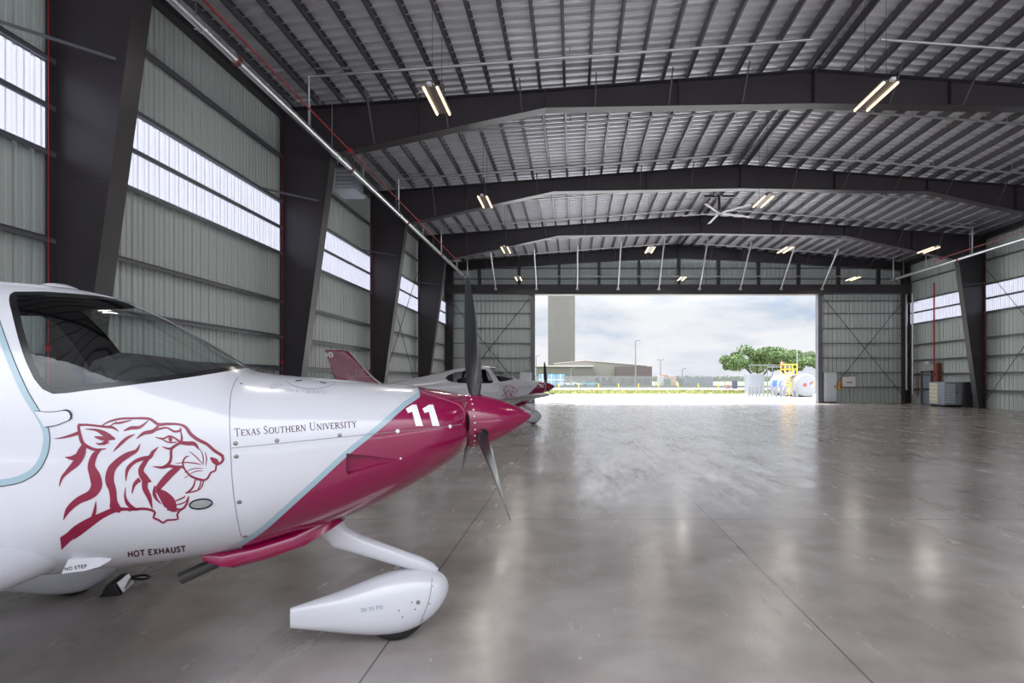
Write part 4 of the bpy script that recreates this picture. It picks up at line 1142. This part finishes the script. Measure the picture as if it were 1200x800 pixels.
# door outline: broad blue-grey band, dark gap, hinge
dpts = [(-6, 372), (4, 401), (16, 432), (30, 462), (44, 485), (52, 500), (54.5, 515), (51, 533), (41, 550), (24, 560.5), (4, 565), (-10, 566)]
def safe(pts): return [p for p in pts]
q = MB(); ribbon(q, [(x, y, 7.6) for x, y in dpts], step=5, off=.0012); q.build('door_band', M['stripe2'], P, fix=False)
L0 = hit(-10, 566); q = MB(); rows = []
sp = spline([(L0.x+.03, L0.z), (L0.x, L0.z), (S0-3.05, L0.z-.005), (S0-3.22, L0.z+.02), (S0-3.33, L0.z+.11), (S0-3.37, L0.z+.26), (S0-3.375, 1.46)], .04)
for i, (x, z) in enumerate(sp):
    a_ = sp[max(i-1, 0)]; b_ = sp[min(i+1, len(sp)-1)]; tx, tz = b_[0]-a_[0], b_[1]-a_[1]; L_ = math.hypot(tx, tz) or 1
    rows.append([BVH.ray_cast(Vector((x-tz/L_*.013*k, -2, z+tx/L_*.013*k)), Vector((0, 1, 0)))[0]+Vector((0, -.0014, 0)) for k in (-1, 1)])
for r0, r1 in zip(rows, rows[1:]): q.add(r0+r1, [(0, 1, 3, 2)])
q.build('door_band', M['stripe2'], P, fix=False)
q = MB(); ribbon(q, [(x+dx, y+dy, 1.0) for (x, y), (dx, dy) in zip(dpts, [(4, -1.5), (4, -1.5), (4, -1.6), (3.8, -2), (3.8, -2), (4, -1), (4.2, 0), (4, 2), (3, 3.2), (1, 4.2), (0, 4.3), (0, 4.3)])], step=5, off=.002); q.build('door_gap', M['dark'], P, fix=False)
q = MB(); patch(q, [(41, 481.5), (60, 483), (76, 480.5), (82, 483), (83.5, 488.5), (80, 492.5), (66, 498), (52, 500)], off=.004); hg = q.build('door_hinge', M['paint2'], P, fix=False)
q = MB(); ribbon(q, [(72, 481.2, .6), (79, 480.8, 2.2), (83, 484, 2.6), (83.5, 490, 2.0), (80, 493, .6)], off=.005); ribbon(q, [(41, 481.3, .7), (60, 482.8, .7), (76, 480.4, .8)], off=.005); ribbon(q, [(80, 493, .6), (66, 498.6, .6), (53, 500.3, .6)], off=.005); q.build('hinge_gap', M['dark'], hg, fix=False)
dots('hinge_screw', [(48.5, 491), (57, 488.8), (67, 492)], .004, M['screw'], hg)
# front spinner, hub and blades, tilted with the thrust line
TH = R(3.6)
HC = Vector((S0-.43, 0, 1.350)); HM = Matrix.Translation(HC) @ Matrix.Rotation(-TH, 4, 'Y')
pr = [(0.0, -.02), (.172, -.02), (.176, 0), (.172, .06), (.158, .13), (.134, .205), (.10, .285), (.06, .36), (.026, .41), (.008, .43), (0, .432)]
m_ = MB(); m_.lathe(pr, axis='X', n=48, M=HM); spin = m_.build('spinner', M['mag'], P, smooth=True, angle=60)
m_ = MB(); m_.lathe([(0, -.045), (.165, -.045), (.165, -.012), (0, -.012)], axis='X', n=40, M=HM); m_.build('spinner_backplate', M['black'], spin)
for k in range(26):
    a = 2*math.pi*k/26; p = HM @ Vector((.018, .177*math.cos(a), .177*math.sin(a)))
    nrm = (HM.to_3x3() @ Vector((0, math.cos(a), math.sin(a))))
    q = MB(); q.lathe([(.0055, -.002), (.0055, .001), (0, .002)], n=8, M=Matrix.Translation(p) @ nrm.to_track_quat('Z', 'Y').to_matrix().to_4x4()); q.build('spinner_screw', M['whitedecal'], spin)
m_ = MB(); m_.lathe([(.178, .004), (.180, .006), (.178, .012)], axis='X', n=40, M=HM); 
for k in range(3):
    al = R(0+120*k)       # angle from straight up, towards the starboard side
    BMx = HM @ Matrix.Rotation(al, 4, 'X')
    rings = []
    for r, c, th, be in [(.10, .07, .07, 80), (.16, .075, .06, 72), (.22, .115, .035, 58), (.30, .145, .026, 48), (.42, .158, .02, 38), (.55, .155, .016, 31), (.68, .142, .012, 26), (.80, .118, .009, 22), (.88, .09, .006, 20), (.925, .055, .004, 19), (.94, .02, .003, 19)]:
        b_ = -R(be); ring_ = []
        for j in range(14):
            a = 2*math.pi*j/14; u = math.cos(a)*c*.43; v_ = math.sin(a)*th/2
            ring_.append(BMx @ Vector((.06+u*math.sin(b_)+v_*math.cos(b_), u*math.cos(b_)-v_*math.sin(b_), r)))
        rings.append(ring_)
    m_ = MB(); m_.loft(rings); bl_ = m_.build('propeller_blade', M['darkblade'], P, smooth=True, angle=60)
    m_ = MB(); p0 = BMx @ Vector((.06, 0, .135)); p1 = BMx @ Vector((.06, 0, .168))
    m_.tube([p0, p1], [.052, .047], 18); m_.build('blade_cuff', M['black'], spin, smooth=True)
# air inlets each side of the spinner
for sd in (-1, 1):
    m_ = MB(); rr_ = []
    for dx, k in ((-.012, .6), (.006, 1.0), (.012, .9), (.004, .8), (-.004, .75)):
        rr_.append([Vector((S0-.475+dx+.0, sd*.225+.075*k*math.cos(a), 1.36+.06*k*math.sin(a))) for a in [2*math.pi*j/20 for j in range(20)]])
    m_.loft(rr_); m_.build('air_inlet', M['rim'], cowl, smooth=True)
# lower cowl lip with the exhaust outlet
m_ = MB(); rings = []
for s_, zt_, zb_, w_ in [(1.22, .87, .80, .22), (1.3, .84, .755, .28), (1.42, .80, .695, .33), (1.6, .76, .640, .33), (1.76, .74, .605, .32), (1.85, .74, .66, .30)]:
    zc_ = (zt_+zb_)/2; hz = (zt_-zb_)/2
    rings.append([Vector((S0-s_+( .05*(math.sin(a)<-.3)), w_*math.copysign(abs(math.cos(a))**.6, math.cos(a)), zc_+hz*math.copysign(abs(math.sin(a))**.6, math.sin(a)))) for a in [2*math.pi*j/32 for j in range(32)]])
m_.loft(rings); m_.build('cowl_outlet', M['mag'], cowl, smooth=True, angle=50)
m_ = MB(); e0 = Vector((S0-1.62, -.14, .71)); e1 = Vector((S0-1.985, -.14, .555)); d_ = (e1-e0).normalized()
m_.tube([e0, e1], .032, 18, cap=False); m_.tube([e1, e0], .027, 18, cap=False); m_.build('exhaust_pipe', M['exhaust'], P, smooth=True, fix=False)
# wheels and fairings
def pant(name, cx, cy, k, parent, drop=0.0):
    m_ = MB(); rings = []
    for x, zt_, zb_, w_ in [(.318, .31, .275, .02), (.300, .352, .228, .062), (.255, .392, .160, .098), (.18, .416, .098, .120), (.07, .428, .052, .132), (-.05, .418, .044, .132), (-.18, .384, .06, .115), (-.32, .340, .09, .088), (-.47, .305, .125, .052), (-.60, .275, .155, .024)]:
        zc_ = (zt_+zb_)/2; hz = (zt_-zb_)/2
        rings.append([Vector((cx+x*k, cy+w_*k*math.copysign(abs(math.cos(a))**.85, math.cos(a)), (zc_+hz*math.copysign(abs(math.sin(a))**.9, math.sin(a)))*k-drop)) for a in [2*math.pi*j/28 for j in range(28)]])
    fine = []
    for i in range(len(rings)-1):
        for t_ in (0, .5):
            p0 = rings[max(i-1, 0)]; p1 = rings[i]; p2 = rings[i+1]; p3 = rings[min(i+2, len(rings)-1)]
            fine.append([(b*2+(c-a)*t_+(a*2-b*5+c*4-d)*t_**2+(b*3-a-c*3+d)*t_**3)*.5 for a, b, c, d in zip(p0, p1, p2, p3)])
    fine.append(rings[-1]); m_.loft(fine)
    f_ = m_.build(name, M['paint'], parent, smooth=True, angle=60)
    m_ = MB(); r_ = .19*k
    m_.lathe([(0, -.055), (.10, -.062), (r_-.04, -.062), (r_-.01, -.045), (r_, -.02), (r_, .02), (r_-.01, .045), (r_-.04, .062), (.10, .062), (0, .055)], c=(cx, cy, r_+.001), axis='Y', n=36)
    m_.build('wheel', M['black'], parent, smooth=True)
    bb = BVHTree.FromPolygons([v_ for v_ in (Vector(x) for x in [v.co for v in f_.data.vertices])], [list(p.vertices) for p in f_.data.polygons])
    return f_, bb
np_, nbvh = pant('nose_wheel_fairing', 0, 0, 1.0, P)
def skin2(bv):
    def f(mb, pts, off=.0015):
        sp = pts if len(pts) == 2 else spline(pts, 1.5)
        rows = []
        for i, (x, y, w) in enumerate(sp):
            a = sp[max(i-1, 0)]; b = sp[min(i+1, len(sp)-1)]; tx, ty = b[0]-a[0], b[1]-a[1]; L = math.hypot(tx, ty) or 1
            row = []
            for q in (-.5, .5):
                d = ROOTI.to_3x3() @ Vector(((x-ty/L*w*q-PX0)/FPX, 1, -(y+tx/L*w*q-PY0)/FPX)).normalized()
                loc, no, ii, ds = bv.ray_cast(CL, d)
                row = None if loc is None or row is None else row+[loc-d*off]
            rows.append(row)
        for r0, r1 in zip(rows, rows[1:]):
            if r0 and r1: mb.add(r0+r1, [(0, 1, 3, 2)])
    return f
lay2 = skin2(nbvh)
m_ = MB(); write(m_, '30-35 PSI', (423, 717.2), (449, 713.2), 4.4, 1.0, fn=lay2); m_.build('tyre_pressure_lettering', M['greytext'], np_, fix=False)
m_ = MB(); lay2(m_, [(506.5, 677, .8), (504.5, 695, .8), (500, 711, .8), (492.5, 729, .8)]); m_.build('fairing_seam', M['seam'], np_, fix=False)
for px, py, r_ in ((490, 705.5, .013), (482.5, 705.5, .005), (486.5, 713.5, .005), (467.5, 715, .005), (471.5, 722.5, .005), (503, 707, .005), (495.5, 725.5, .005), (507, 686.5, .004)):
    d = ROOTI.to_3x3() @ Vector(((px-PX0)/FPX, 1, -(py-PY0)/FPX)).normalized(); loc, no, ii, ds = nbvh.ray_cast(CL, d)
    if loc is None: continue
    if no.dot(d) > 0: no = -no
    q = MB(); q.lathe([(r_, -.001), (r_, .002), (r_*.5, .003), (0, .003)], n=12, M=Matrix.Translation(loc) @ no.to_track_quat('Z', 'Y').to_matrix().to_4x4()); q.build('fairing_screw', M['screw'], np_)
# nose leg
def ell_tube(pts, rs, ws, n=20):
    m_ = MB(); rings = []
    for i, p in enumerate(pts):
        a = Vector(pts[max(i-1, 0)]); b = Vector(pts[min(i+1, len(pts)-1)]); t_ = (b-a).normalized(); y_ = Vector((0, 1, 0)); n_ = y_.cross(t_).normalized()
        rings.append([Vector(p)+n_*rs[i]*math.cos(2*math.pi*j/n)+y_*ws[i]*math.sin(2*math.pi*j/n) for j in range(n)])
    m_.loft(rings); return m_
ell_tube([(S0-1.28, 0, .86), (S0-1.26, 0, .74), (S0-1.20, 0, .665), (S0-1.08, 0, .605), (S0-.90, 0, .525), (S0-.74, 0, .455), (S0-.66, 0, .418), (S0-.62, 0, .40)], [.080, .080, .072, .058, .052, .046, .034, .012], [.05, .05, .05, .044, .042, .040, .034, .015]).build('nose_leg', M['paint'], P, smooth=True)
# wings with dihedral, wing-root fillet
def airfoil(n=18, t_=.15):
    up = []; lo = []
    for i in range(n+1):
        x = .5*(1-math.cos(math.pi*i/n)); y = 5*t_*(.2969*math.sqrt(x)-.126*x-.3516*x*x+.2843*x**3-.1015*x**4)
        cam_ = .02*(1-(2*x-.8)**2); up.append((x, cam_+y)); lo.append((x, cam_-y))
    return up[::-1]+lo[1:-1]
AF = airfoil()
def wing(name, stations, side, m, parent, vertical=False):
    rings = []
    for (y, le, ch, z, th) in stations:
        ring_ = []
        for (x, h) in AF:
            if vertical: ring_.append(Vector((S0-le-x*ch, h*ch*th/.15-.0, z)))
            else: ring_.append(Vector((S0-le-x*ch, side*y, z+h*ch*th/.15)))
        rings.append(ring_)
    mb = MB(); mb.loft(rings); return mb.build(name, m, parent, smooth=True, angle=50)
for sd in (-1, 1):
    w_ = wing('wing', [(.35, 2.36, 1.55, .775, .16), (.52, 2.38, 1.46, .785, .17), (.62, 2.39, 1.38, .79, .17), (.78, 2.40, 1.30, .80, .16), (1.0, 2.41, 1.25, .825, .15), (3.2, 2.46, 1.05, 1.02, .14), (5.4, 2.60, .80, 1.20, .12), (5.68, 2.68, .66, 1.235, .10), (5.82, 2.84, .42, 1.255, .07)], sd, M['paint'], P)
    if sd < 0:
        pass
    m_ = MB(); m_.bar((S0-3.50, sd*3.4, 1.015), (S0-3.42, sd*5.2, 1.165), .012, .012); m_.build('aileron_gap', M['seam'], w_)
    m_ = MB(); m_.lathe([(0, -.05), (.018, -.04), (.022, 0), (.018, .06), (0, .08)], c=(S0-2.66, sd*5.78, 1.26), axis='X', n=10); m_.build('navigation_light', M['red'] if sd > 0 else mat('green_lens', (.02, .4, .1), .2), w_, smooth=True)
    wing('tailplane', [(.02, 6.75, .80, 1.37, .1), (1.0, 6.88, .66, 1.39, .1), (1.88, 7.0, .52, 1.41, .09), (1.97, 7.1, .36, 1.41, .07)], sd, M['paint'], P)
    pn, pb = pant('main_wheel_fairing', -2.26, sd*1.6, 1.04, P, .03)
    ell_tube([(-2.2, sd*.78, .78), (-2.24, sd*1.15, .60), (-2.27, sd*1.5, .42), (-2.27, sd*1.58, .36)], [.10, .08, .07, .06], [.035, .03, .028, .028]).build('main_leg', M['paint'], P, smooth=True)
    m_ = MB(); m_.lathe([(.0, 0), (.035, 0), (.03, .006), (0, .006)], c=(-2.2, 0, .26), axis='Y', n=14, M=Matrix.Translation((0, sd*1.6-.139, 0))); m_.build('axle_cap', M['black'], pn)
# wing root stall strip with lettering
m_ = MB()
def on_plane(px, py, y):
    d = ROOTI.to_3x3() @ Vector(((px-PX0)/FPX, 1, -(py-PY0)/FPX)); return CL+d*((y-CL.y)/d.y)
q1 = [on_plane(px, py, -.56+.10*(px-72)/62) for px, py in [(72, 672), (80, 655.5), (110, 653.5), (133.5, 651), (128, 657.5), (116, 664), (100, 668.5)]]
q0 = [p+Vector((0, .12, 0)) for p in q1]
n = len(q0); m_.add(q0+q1, [(i, (i+1) % n, n+(i+1) % n, n+i) for i in range(n)]+[tuple(range(n, 2*n))]); stp = m_.build('root_strake', M['paint2'], P, fix=False)
# fin with rudder, markings
finm = wing('fin', [(0, 6.10, 1.42, 1.42, .09), (0, 6.42, 1.17, 1.66, .09), (0, 6.78, .93, 2.08, .09), (0, 7.14, .72, 2.50, .09), (0, 7.22, .63, 2.54, .07), (0, 7.32, .48, 2.555, .03)], 1, M['mag'], P, vertical=True)
m_ = MB(); m_.bar((S0-7.0, -.045, 1.7), (S0-7.6, -.032, 2.48), .008, .01); m_.build('rudder_gap', M['decaltext'], finm)
le = MB(); le.tube([(S0-6.1, 0, 1.42), (S0-6.42, 0, 1.66), (S0-6.78, 0, 2.08), (S0-7.14, 0, 2.5)], [.035, .032, .028, .022], 10); le.build('leading_edge', M['paint'], finm, smooth=True)
def flat_lay(x0, z0, k, y):
    def f(mb, pts):
        sp = pts if len(pts) == 2 else spline(pts, .05)
        rows = []
        for i, (x, z, w) in enumerate(sp):
            a = sp[max(i-1, 0)]; b = sp[min(i+1, len(sp)-1)]; tx, tz = b[0]-a[0], b[1]-a[1]; L = math.hypot(tx, tz) or 1
            rows.append([Vector((x0+k*(x-tz/L*w*q), y, z0+k*(z+tx/L*w*q))) for q in (-.5, .5)])
        for r0, r1 in zip(rows, rows[1:]): mb.add(r0+r1, [(0, 1, 3, 2)])
    return f
m_ = MB(); fl_ = flat_lay(0, 0, 1, -.062)
write(m_, 'TSU', (S0-6.99, 1.79), (S0-6.70, 1.79), .13, .03, serif=True, up=(0, .13), fn=fl_)
for a, b in (((-7.04, 1.76), (-6.64, 1.76)), ((-7.04, 1.95), (-6.64, 1.95)), ((-7.04, 1.76), (-7.04, 1.95)), ((-6.64, 1.76), (-6.64, 1.95))): fl_(m_, [(S0+a[0], a[1], .012), (S0+b[0], b[1], .012)])
write(m_, 'TEXAS SOUTHERN UNIVERSITY', (S0-7.08, 1.70), (S0-6.50, 1.70), .04, .012, up=(0, .04), fn=fl_)
m_.build('fin_lettering', mat('pale_pink_lettering', (.5, .28, .33), .4), finm, fix=False)
m_ = MB(); m_.tube([(S0-3.3, 0, 2.07), (S0-3.75, .0, 2.42)], [.008, .004], 6); m_.build('whip_antenna', M['paint'], P)
m_ = MB(); m_.lathe([(.09, -.02), (.085, .02), (.05, .035), (0, .04)], c=(S0-2.62, .12, 2.10), n=18); m_.build('roof_antenna', M['paint'], P, smooth=True)
# cabin: glareshield, seats, pillars
m_ = MB(); rings = []
for s_, z1, w1 in ((1.73, 1.655, .22), (1.80, 1.695, .30), (1.95, 1.715, .42), (2.12, 1.75, .47), (2.22, 1.76, .48), (2.27, 1.74, .48)):
    rings.append([Vector((S0-s_, y_, z_)) for y_, z_ in ((-w1, 1.2), (w1, 1.2), (w1, z1-.10), (w1*.85, z1-.03), (w1*.5, z1), (-w1*.5, z1), (-w1*.85, z1-.03), (-w1, z1-.10))])
m_.loft(rings); m_.build('glareshield', M['dark'], P)
for sd in (-1, 1):
    m_ = MB(); m_.box((S0-3.25, sd*.3-.22, .95), (S0-2.75, sd*.3+.22, 1.12), bev=.04); m_.build('seat', M['dark'], P)
    m_ = MB(); m_.bar((S0-3.22, sd*.3, 1.05), (S0-3.42, sd*.3, 1.70), .42, .12, up=(0, 1, 0)); m_.build('seat_back', M['dark'], P)
m_ = MB(); m_.box((S0-4.1, -.34, .84), (S0-1.85, .34, .88)); m_.build('cabin_floor', M['dark'], P)
# cowl number
def block11(mb):
    for dx in (0, 19.5):
        patch(mb, [(475.5+dx, 479), (483+dx, 474.2), (488+dx, 474.2), (496.3+dx-.6, 499), (487.8+dx-.6, 499), (483+dx, 482.5), (478+dx, 484)], off=.0018)
m_ = MB(); block11(m_); num = m_.build('cowl_number', M['whitedecal'], P, fix=False); tag(num, 'white number 11')

# second aircraft, copied, with its own number
plane2 = copy_tree(plane, skip=(num,))
plane2.location = (-1.466, 20.8, 0); plane2.rotation_euler = (0, 0, R(26))
plane2['label'] = 'second white and magenta aircraft parked farther back by the left wall'
def zero(mb):
    patch(mb, [(475.5, 479), (483, 474.2), (488, 474.2), (496.3, 499), (487.8, 499), (483, 482.5), (478, 484)], off=.0018)
    o = [(507+9*math.cos(a)+3.2*math.sin(a)*-1, 486.5-12*math.sin(a)) for a in [2*math.pi*k/20 for k in range(21)]]
    ribbon(mb, [(x, y, 5) for x, y in o], raw=True, off=.0018)
m_ = MB(); zero(m_); n2 = m_.build('cowl_number', M['whitedecal'], plane2, fix=False); tag(n2, 'white number 10')
m_ = MB(); write(m_, 'I0', (S0-7.83, 2.34), (S0-7.62, 2.34), .13, .045, up=(-.03, .13), fn=flat_lay(0, 0, 1, -.045)); m_.build('fin_number', M['whitedecal'], plane2, fix=False)
m_ = MB(); write(m_, 'NO STEP', (76, 668.5), (102, 664.6), 3.6, .9, fn=skin2(BVHTree.FromPolygons([v.co.copy() for v in stp.data.vertices], [list(p.vertices) for p in stp.data.polygons]))); m_.build('no_step_lettering', M['decaltext'], stp, fix=False)

# wheel chock by the far main wheel
wc = ROOTM @ Vector((-2.26+.27, 1.6, 0))
t = thing('wheel_chock', 'black and silver wheel chock in front of the far main wheel', 'wheel chock', (wc.x, wc.y, 0), PLANE_RZ)
m_ = MB(); m_.prism([(-.06, 0), (.07, 0), (.03, .085), (-.015, .085)], -.14, .14); m_.build('wedge', M['black'], t)
m_ = MB(); m_.prism([(.076, .006), (.081, .010), (.041, .088), (.034, .085)], -.11, .11); m_.build('label_plate', M['alu'], t)
m_ = MB(); m_.tube(spline([(.04, .14, .05), (.12, .19, .04), (.17, .15, .03), (.15, .08, .04), (.06, .10, .05)], .03), .009, 8); m_.build('rope_loop', M['black'], t)

# ------------------------------------------------------------------ sun, sky, camera
sd_ = bpy.data.lights.new('sun', 'SUN'); sd_.energy = SUN_E if 'SUN_E' in globals() else 4.8; sd_.angle = R(1.2); sd_.color = (1., .97, .92)
so = bpy.data.objects.new('sun', sd_); col.objects.link(so)
dirv = Vector((.12, -math.cos(R(66)), -math.sin(R(66)))); so.rotation_euler = dirv.to_track_quat('-Z', 'Y').to_euler()
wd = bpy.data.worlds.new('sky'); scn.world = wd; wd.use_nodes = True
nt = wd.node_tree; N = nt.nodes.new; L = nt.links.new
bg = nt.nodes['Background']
tc = N('ShaderNodeTexCoord'); sp = N('ShaderNodeSeparateXYZ'); L(tc.outputs['Generated'], sp.inputs[0])
mp = N('ShaderNodeMapping'); mp.inputs['Scale'].default_value = (5, 5, 16); mp.inputs['Location'].default_value = (2.3, .4, .8)
L(tc.outputs['Generated'], mp.inputs[0])
nz = N('ShaderNodeTexNoise'); nz.inputs['Scale'].default_value = 1.1; nz.inputs['Detail'].default_value = 9; nz.inputs['Roughness'].default_value = .56; nz.inputs['Distortion'].default_value = .3
L(mp.outputs[0], nz.inputs['Vector'])
cr = N('ShaderNodeValToRGB'); e = cr.color_ramp.elements
e[0].position = .33; e[0].color = (.52, .64, .82, 1); e[1].position = .58; e[1].color = (.93, .94, .97, 1)
x = e.new(.43); x.color = (.76, .81, .89, 1); x = e.new(.50); x.color = (.85, .88, .94, 1)
L(nz.outputs['Fac'], cr.inputs['Fac'])
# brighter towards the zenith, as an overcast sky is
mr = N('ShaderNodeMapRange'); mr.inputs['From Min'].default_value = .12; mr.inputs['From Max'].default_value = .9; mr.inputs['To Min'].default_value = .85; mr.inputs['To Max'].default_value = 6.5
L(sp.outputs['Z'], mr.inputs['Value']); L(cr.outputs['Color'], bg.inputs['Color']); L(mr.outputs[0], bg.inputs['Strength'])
cd = bpy.data.cameras.new('camera'); cd.sensor_width = 36; cd.lens = 20; cd.shift_x = -.06; cd.shift_y = .0375; cd.clip_end = 5000; cd.clip_start = .05
co = bpy.data.objects.new('camera', cd); co.location = CAM; co.rotation_euler = (R(90), 0, 0); col.objects.link(co); scn.camera = co
vs_ = scn.view_settings; scn.display_settings.display_device = 'sRGB'
vs_.view_transform = 'Standard'; vs_.look = 'None'; vs_.gamma = 1; vs_.use_curve_mapping = False; vs_.exposure = 0.2
scn.cycles.max_bounces = 10; scn.cycles.diffuse_bounces = 5; scn.cycles.glossy_bounces = 4; scn.cycles.transparent_max_bounces = 16; scn.cycles.sample_clamp_indirect = 6
